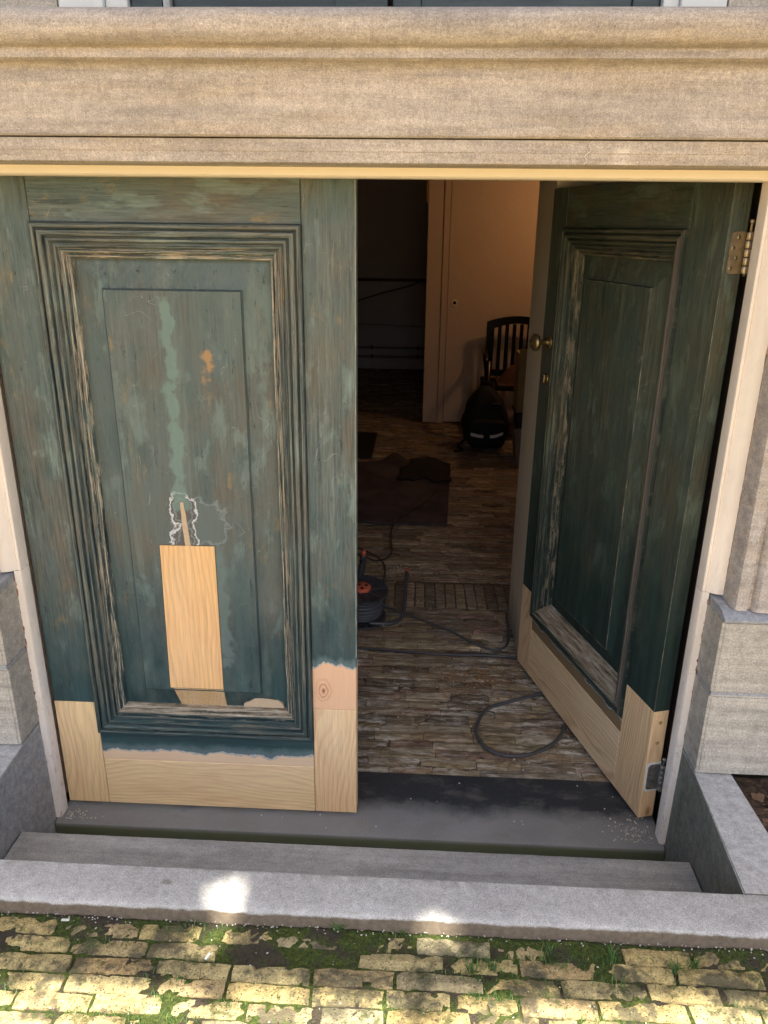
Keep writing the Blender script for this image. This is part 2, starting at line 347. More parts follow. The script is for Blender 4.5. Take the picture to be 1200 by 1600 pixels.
def lathe(prof, n=24, bm=None, M=None):
    bm = bm or bmesh.new(); rings = []
    for r, z in prof:
        ring = []
        for k in range(n):
            v = Vector((r*math.cos(2*PI*k/n), r*math.sin(2*PI*k/n), z))
            if M: v = M @ v
            ring.append(bm.verts.new(v))
        rings.append(ring)
    for i in range(len(rings)-1):
        for k in range(n): bm.faces.new((rings[i][k], rings[i][(k+1) % n], rings[i+1][(k+1) % n], rings[i+1][k]))
    bm.faces.new(rings[0][::-1]); bm.faces.new(rings[-1]); return bm
def grid(x0, x1, y0, y1, nx, ny, zf):
    V = [(x0+(x1-x0)*i/nx, y0+(y1-y0)*j/ny) for j in range(ny+1) for i in range(nx+1)]
    V = [(x, y, zf(x, y)) for x, y in V]
    F = [(j*(nx+1)+i, j*(nx+1)+i+1, (j+1)*(nx+1)+i+1, (j+1)*(nx+1)+i) for j in range(ny) for i in range(nx)]
    me = bpy.data.meshes.new('sheet'); me.from_pydata(V, [], F)
    for p in me.polygons: p.use_smooth = True
    return me


# ================================================================== STRUCTURE
# ground far around
gm = G('paved_ground', .9); gp = gm.pos()
GROUND = gm.out(gm.mix(gm.noise(gp, 4, 6, .7), (.38, .27, .11), (.50, .37, .17)), gm.bump(gm.noise(gp, 25, 4), .6, .02))
bm = bmesh.new(); addbox(bm, -60, 60, -90, -2.6, .0, .262)
tag(obj('ground', bm, GROUND), kind='structure')

# interior hall ------------------------------------------------------
def m_plaster(name, a, b, rough=.8):
    g = G(name, rough); p = g.pos(); n = g.noise(p, 2.5, 5, .6); f = g.noise(p, 60, 4, .7)
    return g.out(g.mix(.3, g.mix(n, a, b), g.ramp(f, (.3, .8), (.7, 1.15)), 'MULTIPLY'), g.bump(f, .3, .004))
HALLW = m_plaster('hall_plaster', (.30, .25, .21), (.38, .32, .28)); FARW = m_plaster('old_cellar_plaster', (.40, .38, .43), (.58, .56, .62))
CUP = m_plaster('cupboard_paint', (.50, .39, .30), (.56, .44, .34), .6)
def wall(x0, x1, y0, y1, z0, z1, m, n='wall'): return tag(obj(n, box(x0, x1, y0, y1, z0, z1), m), kind='structure')
wall(-1.42, -1.3, .302, 7.4, -.1, 2.2, HALLW); wall(1.6, 1.72, .302, 4.698, -.1, 2.2, HALLW)
wall(-1.3, .3, 7.2, 7.32, -.1, 2.2, FARW)
wall(.285, .335, 4.72, 7.2, -.1, 2.2, FARW)
wall(.30, 1.6, 4.702, 4.718, -.1, 2.2, HALLW)
wall(-1.298, 1.598, .402, 7.198, 2.06, 2.16, HALLW, 'ceiling')
# lower front wall behind the jambs
FRW = m_plaster('inner_front_wall', (.10, .085, .07), (.14, .12, .10))  # plaster darkened so the slot beside the hinge edge reads as shade
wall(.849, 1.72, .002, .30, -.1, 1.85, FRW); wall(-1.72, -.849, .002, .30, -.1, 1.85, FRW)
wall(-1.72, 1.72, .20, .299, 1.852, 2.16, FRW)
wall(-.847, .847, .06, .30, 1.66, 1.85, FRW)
# base under the interior bricks
JM = m_plain('dirty_joint', (.10, .078, .056), .95, sc=80)
tag(obj('floor', box(-1.3, 1.6, .19, 7.2, -.1, -.0118), JM), kind='structure')
FLOOR = bpy.data.objects['floor']

def m_brick_in():
    g = G('worn_brown_brick', .92)
    gi = g.n('ShaderNodeNewGeometry'); oi = g.n('ShaderNodeObjectInfo'); p = gi.outputs['Position']
    rnd = g.op('FRACT', g.op('ADD', g.op('MULTIPLY', gi.outputs['Random Per Island'], 1.0), oi.outputs['Random']))
    c = g.ramp(rnd, (0, (.12, .095, .07)), (.25, (.20, .16, .11)), (.5, (.27, .215, .13)), (.68, (.20, .13, .10)), (.85, (.36, .30, .21)), (1, (.15, .13, .11)))
    n = g.noise(g.vec(p, (.55, 1.6, 1)), 34, 6, .75); b = g.noise(g.vec(p, (1, 1.3, 1)), 3.2, 5, .65)
    st = g.noise(g.vec(p, (.16, 2.2, 1)), 60, 4, .7); c = g.mix(.85, c, g.ramp(st, (.3, .35), (.5, .95), (.7, 1.7)), 'MULTIPLY')
    c = g.mix(.75, c, g.ramp(n, (.3, .35), (.5, 1), (.7, 1.75)), 'MULTIPLY')
    dust = g.op('MULTIPLY', g.ramp(g.noise(g.vec(p, (.5, 2.4, 1)), 16, 6, .75), (.49, 0), (.60, 1)), g.ramp(b, (.40, .10), (.58, 1)))
    x, y, z = g.xyz(p)
    dust = g.op('MULTIPLY', dust, g.ramp(y, (.2, 1.), (1., .75), (2.0/1, .25)))
    c = g.mix(dust, c, (.58, .55, .50))
    return g.out(c, g.bump(n, .9, .006))
BRIN = m_brick_in()
def brick_mesh(name, l, w, h, seed, rough=.0035, nx=5, ny=2):
    """one worn brick, top at z=0, irregular top edge"""
    r = random.Random(seed); bm = bmesh.new(); top = []
    for j in range(ny+1):
        row = []
        for i in range(nx+1):
            ex = i in (0, nx); ey = j in (0, ny)
            x = -l/2+l*i/nx; y = -w/2+w*j/ny
            x += r.uniform(-1, 1)*rough*(.5 if ex else 3); y += r.uniform(-1, 1)*rough*(.42 if ey else .8)
            z = -(rough*(.2+r.random()*.75) if (ex or ey) else 0)+r.uniform(-1, 1)*rough*.35-(rough*.7 if ex and ey else 0)
            if (ex or ey) and r.random() < .12: z -= rough*1.1
            row.append(bm.verts.new((x, y, z)))
        top.append(row)
    for j in range(ny):
        for i in range(nx): bm.faces.new((top[j][i], top[j][i+1], top[j+1][i+1], top[j+1][i]))
    loop = top[0]+[top[j][nx] for j in range(1, ny+1)]+[top[ny][i] for i in range(nx-1, -1, -1)]+[top[j][0] for j in range(ny-1, 0, -1)]
    low = [bm.verts.new((v.co.x*1.015, v.co.y*1.05, -h)) for v in loop]
    n = len(loop)
    for i in range(n): bm.faces.new((loop[i], low[i], low[(i+1) % n], loop[(i+1) % n]))
    me = bpy.data.meshes.new(name); bm.normal_update(); bm.to_mesh(me); bm.free(); return me
def lay(L, x0, x1, gap, rnd, jl=.25):
    x = x0-rnd.random()*L; out = []
    while x < x1:
        l = L*rnd.uniform(1-jl, 1+jl*.5); out.append((x+l/2, l-gap)); x += l
    return [(c, l) for c, l in out if c-l/2 > x0-.02 and c+l/2 < x1+.02]
def append_instances(name, meshes, inst, mat, parent=None, nm='stuff'):
    V, F, o = [], [], 0
    cache = []
    for m in meshes:
        co = np.empty(len(m.vertices)*3); m.vertices.foreach_get('co', co); cache.append((co.reshape(-1, 3), [tuple(p.vertices) for p in m.polygons]))
    for k, x, y, z, rz, sx, sy in inst:
        co, fs = cache[k]; c, s = math.cos(rz), math.sin(rz)
        q = co*np.array([sx, sy, 1]); w = np.stack([q[:, 0]*c-q[:, 1]*s+x, q[:, 0]*s+q[:, 1]*c+y, q[:, 2]+z], 1)
        V.append(w); F += [tuple(i+o for i in f) for f in fs]; o += len(co)
    me = bpy.data.meshes.new(name); me.from_pydata(np.concatenate(V).tolist(), [], F); 
    return tag(obj(name, me, mat, parent), kind='stuff')
rb = random.Random(11)
IB = [brick_mesh('brick', .18, .0422, .03, k, .0031, 8, 2) for k in range(8)]
for m in IB: m.materials.append(BRIN)
count = 0; inst = []
y = .212; row = 0
while y < 7.18:
    if 1.265 < y < 1.54: y = 1.54+.024; continue
    xa, xb = (-1.28, 1.58) if y < 4.68 else (-1.28, .26)
    for cx, l in lay(.165, xa, xb, .002, rb):
        k = rb.randrange(8); z = -.004+rb.uniform(-.004, .003); rz = rb.uniform(-.012, .012); yy = y+rb.uniform(-.002, .002)
        near = y < 1.6 and -.32 < cx < .80
        if near and count < 235:
            o = bpy.data.objects.new('brick', IB[k]); COL.objects.link(o); o.parent = FLOOR; o.location = (cx, yy, z); o.rotation_euler = (rb.uniform(-.09, .09), rb.uniform(-.012, .012), rz); o.scale = (l/.18, 1, 1); count += 1
        else: inst.append((k, cx, yy, z, rz, l/.18, 1))
    y += .0432+rb.uniform(-.001, .001)
# the soldier course across the hall
for i in range(62):
    x = -1.26+i*.0445
    if x > 1.5: break
    z = -.003+rb.uniform(-.003, .003)
    if -.2 < x < .62:
        o = bpy.data.objects.new('brick', IB[i % 8]); COL.objects.link(o); o.parent = FLOOR; o.location = (x, 1.40, z); o.rotation_euler = (0, 0, PI/2+rb.uniform(-.02, .02)); o.scale = (1.28, .86, 1)
    else: inst.append((i % 8, x, 1.40, z, PI/2, 1.28, .86))
append_instances('brick_paving', IB, inst, BRIN, FLOOR)

# path outside -----------------------------------------------------
PZ = .272
def m_brick_out():
    g = G('yellow_klinker', .9)
    gi = g.n('ShaderNodeNewGeometry'); oi = g.n('ShaderNodeObjectInfo'); p = gi.outputs['Position']
    rnd = g.op('FRACT', g.op('ADD', gi.outputs['Random Per Island'], oi.outputs['Random']))
    c = g.ramp(rnd, (0, (.38, .285, .12)), (.3, (.52, .41, .18)), (.55, (.43, .355, .18)), (.75, (.48, .34, .16)), (1, (.34, .30, .18)))
    n = g.noise(p, 60, 6, .78); b = g.noise(g.vec(p, (1, 1, 1)), 13, 5, .65); f = g.noise(p, 340, 4, .8)
    c = g.mix(.9, c, g.ramp(n, (.3, .5), (.7, 1.45)), 'MULTIPLY'); c = g.mix(.9, c, g.ramp(f, (.3, .5), (.7, 1.5)), 'MULTIPLY')
    pit = g.voro(p, 150); c = g.mix(g.ramp(pit, (.10, .75), (.22, 0)), c, (.09, .075, .05))
    c = g.mix(g.ramp(b, (.50, 0), (.60, .85)), c, (.085, .078, .05)); c = g.mix(g.ramp(g.noise(g.add(p, (3, 5, 0)), 24, 6, .75), (.56, 0), (.63, .8)), c, (.075, .088, .03))
    c = g.mix(g.ramp(g.noise(p, 32, 5, .7), (.6, 0), (.67, .8)), c, (.07, .062, .05))
    x, y, z = g.xyz(p)
    e = g.op('ADD', g.op('MULTIPLY', g.op('SUBTRACT', PZ-.0045, z), 260.), g.op('SUBTRACT', n, .5))
    c = g.mix(g.ramp(e, (0, 0), (1, .8)), c, (.06, .062, .03))
    return g.out(c, g.bump(g.op('ADD', g.op('ADD', n, g.op('MULTIPLY', f, .5)), g.ramp(pit, (.08, 0), (.25, .6))), 1., .005))
BROUT = m_brick_out()
def m_moss():
    g = G('moss_and_soil', 1.); p = g.pos(); a = g.noise(p, 11, 5, .65); b = g.noise(p, 150, 4, .8); x, y, z = g.xyz(p)
    soil = g.mix(b, (.018, .014, .010), (.10, .08, .055)); moss = g.ramp(b, (.3, (.012, .022, .006)), (.5, (.05, .075, .012)), (.7, (.13, .15, .03)))
    c = g.mix(g.ramp(a, (.42, 0), (.52, 1)), soil, moss)
    c = g.mix(g.ramp(g.voro(p, 260), (.0, .9), (.1, 0)), c, (.30, .26, .2))
    return g.out(c, g.bump(b, 1, .008))
MOSS = m_moss()
def pz(x, y):
    m = nz(x, y, 3, 9)*.5+.5
    d = max(0, (y+.66)/.06) if y > -.66 else 0
    return PZ-.0104+m*.0104+nz(x, y, 1, 60)*.0035+nz(x, y, 8, 150)*.0022+d*.004-(.02 if y > -.597 else 0)
me = grid(-1.75, 1.75, -1.25, -.594, 500, 110, pz)
PATH = tag(obj('path', me, MOSS), kind='structure')
me = grid(-1.75, 1.75, -2.61, -1.249, 60, 30, lambda x, y: PZ-.006)
tag(obj('path', me, MOSS), kind='structure')
rp = random.Random(5)
OB = [brick_mesh('brick', .155, .0312, .03, 50+k, .0032, 9, 2) for k in range(9)]
for m in OB: m.materials.append(BROUT)
inst = []; y = -.626; row = 0
while y > -2.6:
    for cx, l in lay(.145, -1.74, 1.74, .007, rp, .22):
        k = rp.randrange(9); z = PZ+rp.uniform(-.004, .002); rz = rp.uniform(-.02, .02); yy = y+rp.uniform(-.002, .002)
        if y > -.93 and abs(cx-.1) < 1.05 and not (abs(cx+.07) < .09 and abs(y+.672) < .01):
            o = bpy.data.objects.new('brick', OB[k]); COL.objects.link(o); o.parent = PATH; o.location = (cx, yy, z); o.rotation_euler = (rp.uniform(-.05, .05), rp.uniform(-.012, .012), rz); o.scale = (l/.155, 1, 1)
        elif y <= -.93 or abs(cx-.1) >= 1.05: inst.append((k, cx, yy, z, rz, l/.155, 1))
    y -= .0362; row += 1
append_instances('brick_paving', OB, inst, BROUT, PATH)

# soil beds beside the steps
SOILM = G('leafy_soil', 1.); _p = SOILM.pos(); _n = SOILM.noise(_p, 70, 6, .8)
SOIL = SOILM.out(SOILM.ramp(_n, (.35, (.02, .014, .01)), (.5, (.09, .06, .04)), (.66, (.20, .13, .08))), SOILM.bump(_n, 1, .01))
for s in (1, -1):
    me = grid(min(.86*s, 1.75*s), max(.86*s, 1.75*s), -.61, -.10, 90, 60, lambda x, y: .262+nz(x, y, 2, 14)*.01+nz(x, y, 5, 60)*.005)
    tag(obj('soil', me, SOIL), kind='structure')

# ================================================================== STONEWORK
def stone(name, bm, mat, label, cat, parent=None):
    o = obj(name, bm, mat, parent); smooth_angle(o, 30)
    if label: tag(o, label, cat)
    return o
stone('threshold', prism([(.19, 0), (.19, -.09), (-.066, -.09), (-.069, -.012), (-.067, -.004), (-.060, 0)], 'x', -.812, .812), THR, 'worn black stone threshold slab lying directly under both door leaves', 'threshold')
stone('gutter', box(-.812, .812, -.213, -.071, -.12, -.055), BLUEW, 'dark mossy gutter slab sunk between threshold and step', 'gutter')
stone('stone_step', rough_prism([(-.5018, -.1), (-.5018, .105), (-.40, .105), (-.30, .105), (-.221, .105), (-.2165, .1035), (-.215, .099), (-.215, -.1)], -.8125, .8125, 260, .0008), BLUE, 'wide grey stone step, one level below the kerb', 'step')
kb = rough_prism([(-.503, .02), (-.503, .3035), (-.5055, .305), (-.53, .305), (-.56, .305), (-.586, .3048), (-.592, .3025), (-.5955, .298), (-.597, .289), (-.603, .15)], -1.75, 1.75, 500, .0012) or prism([(-.503, .02), (-.503, .3035), (-.5055, .305), (-.588, .305), (-.5945, .301), (-.597, .292), (-.603, .15)], 'x', -1.75, 1.75)
stone('kerb', kb, KERB, 'long blue grey kerb stone along the yellow brick path', 'kerb')
for s in (1, -1):
    bm = bmesh.new(); A = [bm.verts.new((x, y, .302)) for x, y in [(.818*s, .0), (.820*s, -.147), (.800*s, -.5015), (.925*s, -.5015), (.906*s, -.147), (.906*s, .0)]]
    B = [bm.verts.new((x, y, -.12)) for x, y in [(.8145*s, .0), (.8145*s, -.147), (.8135*s, -.5015), (.925*s, -.5015), (.906*s, -.147), (.906*s, .0)]]
    bm.faces.new(A); bm.faces.new(B)
    for i in range(6): bm.faces.new((A[i], A[(i+1) % 6], B[(i+1) % 6], B[i]))
    bmesh.ops.bevel(bm, geom=[e for e in bm.edges if e.verts[0].co.z > .2 and e.verts[1].co.z > .2], offset=.003, segments=2, affect='EDGES')
    g = G('side_wall_stone', .85); p = g.pos(); fine = g.noise(p, 480, 3, .8); mid = g.noise(p, 50, 5, .75); big = g.noise(g.vec(p, (1, 1, .5)), 9, 5, .65)
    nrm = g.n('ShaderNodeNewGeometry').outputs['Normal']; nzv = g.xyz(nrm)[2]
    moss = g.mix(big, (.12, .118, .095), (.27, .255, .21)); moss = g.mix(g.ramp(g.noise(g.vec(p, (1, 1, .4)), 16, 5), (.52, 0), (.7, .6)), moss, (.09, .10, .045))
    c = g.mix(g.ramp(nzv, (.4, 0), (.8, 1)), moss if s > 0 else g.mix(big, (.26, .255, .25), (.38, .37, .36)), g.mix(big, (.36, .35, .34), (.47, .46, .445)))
    c = g.mix(.9, c, g.ramp(fine, (.3, .45), (.5, 1.), (.7, 1.6)), 'MULTIPLY'); c = g.mix(.8, c, g.ramp(mid, (.3, .6), (.5, 1.), (.7, 1.4)), 'MULTIPLY')
    SW = g.out(c, g.bump(g.op('ADD', fine, mid), .5, .002))
    stone('side_wall', bm, SW, ['', 'grey stone side wall of the steps below the open door leaf', 'grey stone side wall of the steps below the closed door leaf'][s], 'wall')

# portal: plinths, pilasters, entablature
PORT = root('stone_portal', (0, 0, 0), 'carved stone portal framing the double door under a moulded entablature', 'portal')
for s in (1, -1):
    def bx(x0, x1, *a): return box(min(x0*s, x1*s), max(x0*s, x1*s), *a)
    # two courses of plinth with chamfered top and mortar joint
    for (z0, z1, yf) in ((.306, .522, -.147), (.531, .712, -.149)):
        poly = [(.819*s, -.002), (.819*s, yf+.004), (.823*s, yf), (1.72*s, yf), (1.72*s, -.002)]
        bm = prism(poly, 'z', z0, z1)
        bmesh.ops.bevel(bm, geom=[e for e in bm.edges if abs(e.verts[0].co.z-e.verts[1].co.z) < 1e-5 and e.calc_length() < 1 or (abs(e.verts[0].co.y-yf) < 1e-5 and abs(e.verts[1].co.y-yf) < 1e-5)], offset=.004, segments=2, affect='EDGES')
        smooth_angle(obj('plinth_block', bm, STONE2, PORT), 30)
    obj('mortar_joint', bx(.8225, 1.71, -.1445, -.004, .5225, .5305), MORTAR, PORT)
    # weathered sloping top of the plinth
    poly = [(-.002, .713), (-.150, .713), (-.150, .716), (-.126, .729), (-.002, .731)]
    bm = prism(poly, 'x', min(.822*s, 1.72*s), max(.822*s, 1.72*s)); smooth_angle(obj('plinth_cap', bm, MORTAR, PORT), 30)
    # pilaster shaft with a bead and a sunk flute along its edge
    pp = [(.846, -.002), (.8455, -.118), (.850, -.127), (.862, -.131), (.874, -.128), (.8755, -.120), (.884, -.120), (.886, -.131), (.893, -.137), (1.5, -.139), (1.5, -.002)]
    bm = prism([(x*s, y) for x, y in pp], 'z', .7305, 1.6245); smooth_angle(obj('pilaster', bm, STONE, PORT), 40)
ep = [(.0, 1.6255), (-.138, 1.6255), (-.143, 1.628), (-.1455, 1.645), (-.147, 1.6465), (-.150, 1.6665), (-.144, 1.667), (.0, 1.667)]
smooth_angle(obj('lower_band', prism(ep, 'x', -1.72, 1.72), STONE, PORT), 30)
fp = [(.0, 1.669), (-.1555, 1.669), (-.159, 1.672), (-.160, 1.76), (-.162, 1.768)]
for i in range(7):   # cove
    a = i/6*PI/2; fp.append((-.162-.022*(1-math.cos(a)), 1.770+.016*math.sin(a)))
fp += [(-.186, 1.787), (-.190, 1.789), (-.190, 1.803), (-.192, 1.8045)]
for i in range(13):  # torus
    a = -PI/2+i/12*PI*.93; fp.append((-.194-.029*math.cos(a), 1.8335+.0285*math.sin(a)))
fp += [(-.17, 1.864), (-.02, 1.872), (.055, 1.874), (.055, 1.70), (.0, 1.70)]
smooth_angle(obj('cornice', prism(fp, 'x', -1.72, 1.72), STONE, PORT), 28)

obj('calcite_vein', tube([(.425+.004*math.sin(i*1.3)+i*.0012, -.1495-.001*(i > 4), 1.628+i*.0038) for i in range(11)], [.0010*random.uniform(.5, 1.3) for _ in range(11)], 5), m_plain('vein_white', (.70, .64, .52), .7), PORT)
# upper storey behind the cornice
UPW = root('upper_facade', (0, 0, 0), 'grey stone upper facade rising behind the cornice', 'facade')
for s in (1, -1): obj('wall', box(min(.71*s, 4.5*s) if s > 0 else -4.5, 4.5 if s > 0 else -.60, .058, .30, 1.8755 if 1 else 0, 5.2), STONE2, UPW)
obj('wall', box(-.599, .709, .058, .30, 3.6, 5.2), STONE2, UPW)
for s in (1, -1): obj('wall', box(1.722 if s > 0 else -4.5, 4.5 if s > 0 else -1.722, .0, .30, .0, 1.87), STONE2, UPW)
UF = root('upper_door_frame', (0, .06, 1.876), 'white painted frame of the dark door above the cornice', 'door frame')
for x0, x1, y0 in ((-.598, -.508, .0), (-.507, -.462, .012), (.590, .620, .012), (.621, .708, .0)):
    obj('post', box(x0, x1, y0, .10, 0, 1.72, .004), m_white('white_post', (.66, .68, .68), 0) if 'wpm' not in globals() else wpm, UF)
obj('head', box(-.598, .708, 0, .10, 1.721, 1.80, .004), WHITE, UF)
UD = root('upper_door', (0, .085, 1.876), 'dark green glossy double door above the cornice', 'door')
g = G('glossy_dark_green', .22); o_ = g.tc('Object'); n = g.noise(g.vec(o_, (1, 1, 9)), 5, 6, .7)
UG = g.out(g.mix(g.ramp(n, (.45, 0), (.75, 1)), (.012, .022, .022), (.045, .062, .062)), g.bump(n, .2, .002))
obj('stile', box(-.46, -.396, .0, .05, 0, 1.72, .003), UG, UD); obj('stile', box(-.05, .056, .0, .05, 0, 1.72, .003), UG, UD)
obj('stile', box(.066, .122, .0, .05, 0, 1.72, .003), UG, UD); obj('stile', box(.535, .588, .004, .05, 0, 1.72, .003), UG, UD)
obj('panel', box(-.395, -.051, .018, .05, 0, 1.72), UG, UD); obj('panel', box(.123, .534, .012, .05, 0, 1.72), UG, UD)
PALE = m_plain('pale_bar_and_glint', (.42, .45, .46), .5, sc=90, var=.35)
obj('glazing_bar', box(-.394, -.380, -.002, .018, 0, 1.7, .002), PALE, UD)
bm = bmesh.new()
for i in range(15):
    a = PI*i/14; addbox(bm, -.063+.054*math.cos(a)-.012, -.063+.054*math.cos(a)+.012, .004, .017, -.0, .012+.036*math.sin(a)+random.uniform(-.004, .004), .003, 1)
obj('door_glint', bm, PALE, UD)  # pale blocks modelled for the white reflection on the dark door

# ================================================================== DOOR FRAME
FR = root('door_frame', (0, 0, 0), 'cream painted timber frame around the double door with flaking edges', 'door frame')
for s in (1, -1):
    low = [(.830, .055), (.830, -.012), (.801, -.012), (.801, -.046), (.804, -.050), (.8185, -.052), (.8185, -.020), (.8445, -.0015), (.8445, .055)]
    upp = [(.830, .055), (.830, -.012), (.801, -.012), (.801, -.040), (.803, -.0485), (.808, -.0505), (.812, -.047), (.814, -.050), (.822, -.058), (.832, -.063), (.8445, -.064), (.8445, .055)]
    bm = prism([(x*s, y) for x, y in low], 'z', .001, .736)
    o = obj('jamb', bm, WHITE, FR); smooth_angle(o, 40)
    bm = prism([(x*s, y) for x, y in upp], 'z', .737, 1.66)
    smooth_angle(obj('jamb', bm, WHITE, FR), 40)
    # ragged sealant between timber and stone
    bm = bmesh.new()
    tube([((.8195+random.uniform(-.0015, .0012))*s, -.050+random.uniform(-.002, .002), z) for z in [.31+i*.0085 for i in range(49)]], [.0026*random.uniform(.5, 1.2) for _ in range(49)], 6, bm)
    obj('sealant', bm, PUTTY, FR)
    bm = bmesh.new(); tube([(.8455*s, -.063+random.uniform(-.001, .001), z) for z in [.74+i*.0125 for i in range(69)]], [.0016*random.uniform(.4, 1.3) for _ in range(69)], 6, bm)
    obj('sealant', bm, PUTTY, FR)
hd = [(-.060, 1.6165), (-.060, 1.611), (-.054, 1.6075), (-.010, 1.6075), (-.010, 1.634), (.055, 1.634), (.055, 1.659), (-.060, 1.659)]
WHEAD = m_plain('cream_head_paint', (.84, .75, .63), .5, sc=8, var=.03)
smooth_angle(obj('head', prism(hd, 'x', -.8, .8), WHEAD, FR), 30)

# ================================================================== DOOR LEAVES
PROF = [(0, .001), (0, -.009), (.002, -.012), (.008, -.013), (.011, -.010), (.0115, -.005), (.0145, -.005), (.016, -.011), (.021, -.0125), (.026, -.010), (.0275, -.003), (.031, -.003), (.0325, -.0065), (.037, -.006), (.039, .003), (.043, .003), (.045, .000), (.049, .002), (.050, .010), (.054, .010), (.056, .0075), (.060, .010), (.061, .019), (.064, .020), (.066, .0165), (.071, .019), (.073, .034)]
def mould(a, b, z0, z1, side, s, name, mat, parent, wob=.0):
    """one mitred member of the bolection moulding. side in L R T B"""
    bm = bmesh.new(); uvl = bm.loops.layers.uv.new('UVMap'); n = 26; rows = []
    rr = random.Random(side)
    for i in range(n+1):
        t = i/n; row = []
        for k, (d, y) in enumerate(PROF):
            ua, ub, za, zb = a+d, b-d, z0+d, z1-d
            if side == 'L': p = (ua, za+(zb-za)*t)
            elif side == 'R': p = (ub, za+(zb-za)*t)
            elif side == 'T': p = (ua+(ub-ua)*t, zb)
            else: p = (ua+(ub-ua)*t, za)
            j = wob*(rr.random()-.5) if 0 < i < n else 0
            row.append(bm.verts.new((p[0]*s, y+j, p[1])))
        rows.append(row)
    length = (z1-z0) if side in 'LR' else (b-a)
    for i in range(n):
        for k in range(len(PROF)-1):
            f = bm.faces.new((rows[i][k], rows[i+1][k], rows[i+1][k+1], rows[i][k+1]))
            for lp, (ii, kk) in zip(f.loops, ((i, k), (i+1, k), (i+1, k+1), (i, k+1))): lp[uvl].uv = (PROF[kk][0], ii/n*length)
    # back
    for i in range(n):
        pass
    me = bpy.data.meshes.new(name); bmesh.ops.recalc_face_normals(bm, faces=bm.faces)
    # outward means -y
    if sum(f.normal.y*f.calc_area() for f in bm.faces) > 0: bmesh.ops.reverse_faces(bm, faces=bm.faces)
    bm.to_mesh(me); bm.free()
    o = obj(name, me, mat, parent); smooth_angle(o, 32); return o
def leaf(rootobj, s, Wd, a, b, mats, cuts):
    T, H = .045, 1.630; z0, z1 = .25, 1.52; zb = .014; e = .0012
    def bx(u0, u1, y0, y1, c0, c1, bev=.0015): return box(min(u0*s, u1*s), max(u0*s, u1*s), y0, y1, c0, c1, bev, 1)
    hs, ls = cuts['hinge'], cuts['lock']
    obj('stile', bx(0, a+.0, 0, T, hs+e, H), mats['V'], rootobj); obj('stile', bx(0, a+.0, 0.0006, T, zb, hs), mats['pineA'], rootobj)
    obj('stile', bx(b, Wd, 0, T, ls+e, H), mats['Vlock'], rootobj); obj('stile', bx(b, Wd, .0006, T, zb, ls), mats['pineB'], rootobj)
    obj('rail', bx(a+e, b-e, 0, T, z1, H), mats['H'], rootobj)
    rc = cuts['rail']
    obj('rail', bx(a+e, b-e, .0004, T, zb, rc), mats['pineH'], rootobj); obj('rail', bx(a+e, b-e, 0, T, rc+.0008, z0), mats['Hlow'], rootobj)
    for sd, m in (('L', 'mV'), ('R', 'mV'), ('T', 'mH'), ('B', 'mB')): mould(a, b, z0, z1, sd, s, 'moulding', mats.get('mVh', mats[m]) if sd == 'L' else mats[m], rootobj, .0006)
    # raised panel: bevel, small fillet, field
    bm = bmesh.new(); steps = [(.070, .030), (.074, .0335), (.133, .0165), (.1345, .010), (.137, .008), (.1385, .008)]
    rings = []
    for d, y in steps: rings.append([bm.verts.new((u*s, y, z)) for u, z in ((a+d, z0+d-.005*(d > .1)), (b-d, z0+d-.005*(d > .1)), (b-d, z1-d), (a+d, z1-d))])
    for i in range(len(rings)-1):
        for k in range(4): bm.faces.new((rings[i][k], rings[i][(k+1) % 4], rings[i+1][(k+1) % 4], rings[i+1][k]))
    bm.faces.new(rings[-1]); bk = [bm.verts.new((v.co.x, T-.004, v.co.z)) for v in rings[0]]
    for k in range(4): bm.faces.new((rings[0][k], bk[k], bk[(k+1) % 4], rings[0][(k+1) % 4]))
    bm.faces.new(bk)
    obj('panel', bm, mats['P'], rootobj)
# --- closed leaf
LV = m_paint('scraped_paint_upright', 'V'); LVL = m_paint('scraped_paint_lock_stile', 'V', edge=.470, wood=(.84, .52, .32), seed=2)
LH = m_paint('scraped_paint_across', 'H', seed=1.3); LHL = m_paint('scraped_paint_rail', 'H', edge=.188, wood=(.80, .58, .38), seed=5)
LP = m_paint('scraped_paint_panel', 'V', panel=True, seed=0)
LMV = m_paint('moulding_paint_upright', 'V', uv=True, seed=.8); LMH = m_paint('moulding_paint_across', 'H', uv=True, seed=1.9); LMB = m_paint('moulding_paint_bottom', 'H', uv='bare', cut=.060, seed=3.1)
PA = m_pine('pine_hinge_stile', 'V', (.84, .60, .30), 1.0, True, (.60, .36, .19)); PB = m_pine('pine_lock_stile', 'V', (.82, .56, .29), 4.2, True, (.62, .32, .15))
PH = m_pine('pine_rail', 'H', (.84, .61, .32), 2.3, False, (.64, .42, .23))
D1 = root('door_leaf', (-.8, 0, 0), 'closed green door leaf with scraped paint and upright new pine patch in its panel', 'door')
leaf(D1, 1, .7985, .112, .686, dict(V=LV, Vlock=LVL, H=LH, Hlow=LHL, P=LP, mV=LMV, mH=LMH, mB=LMB, pineA=PA, pineB=PB, pineH=PH), dict(hinge=.337, lock=.343, rail=.160))
bm = prism([(.3195, .791), (.4568, .7915), (.4542, .388), (.3117, .388)], 'y', .0074, .0078)
obj('glue_line', bm, m_plain('glue_dark', (.10, .08, .05), .7), D1)
PPT = m_pine('pine_patch', 'V', (.80, .45, .17), 6.6, False, (.56, .28, .09))
bm = bmesh.new(); q = [(.321, .7885), (.455, .7895), (.4525, .388), (.3135, .388)]
A = [bm.verts.new((x, .0058, z)) for x, z in q]; B = [bm.verts.new((x, .03, z)) for x, z in q]
bm.faces.new(A); bm.faces.new(B)
for i in range(4): bm.faces.new((A[i], A[(i+1) % 4], B[(i+1) % 4], B[i]))
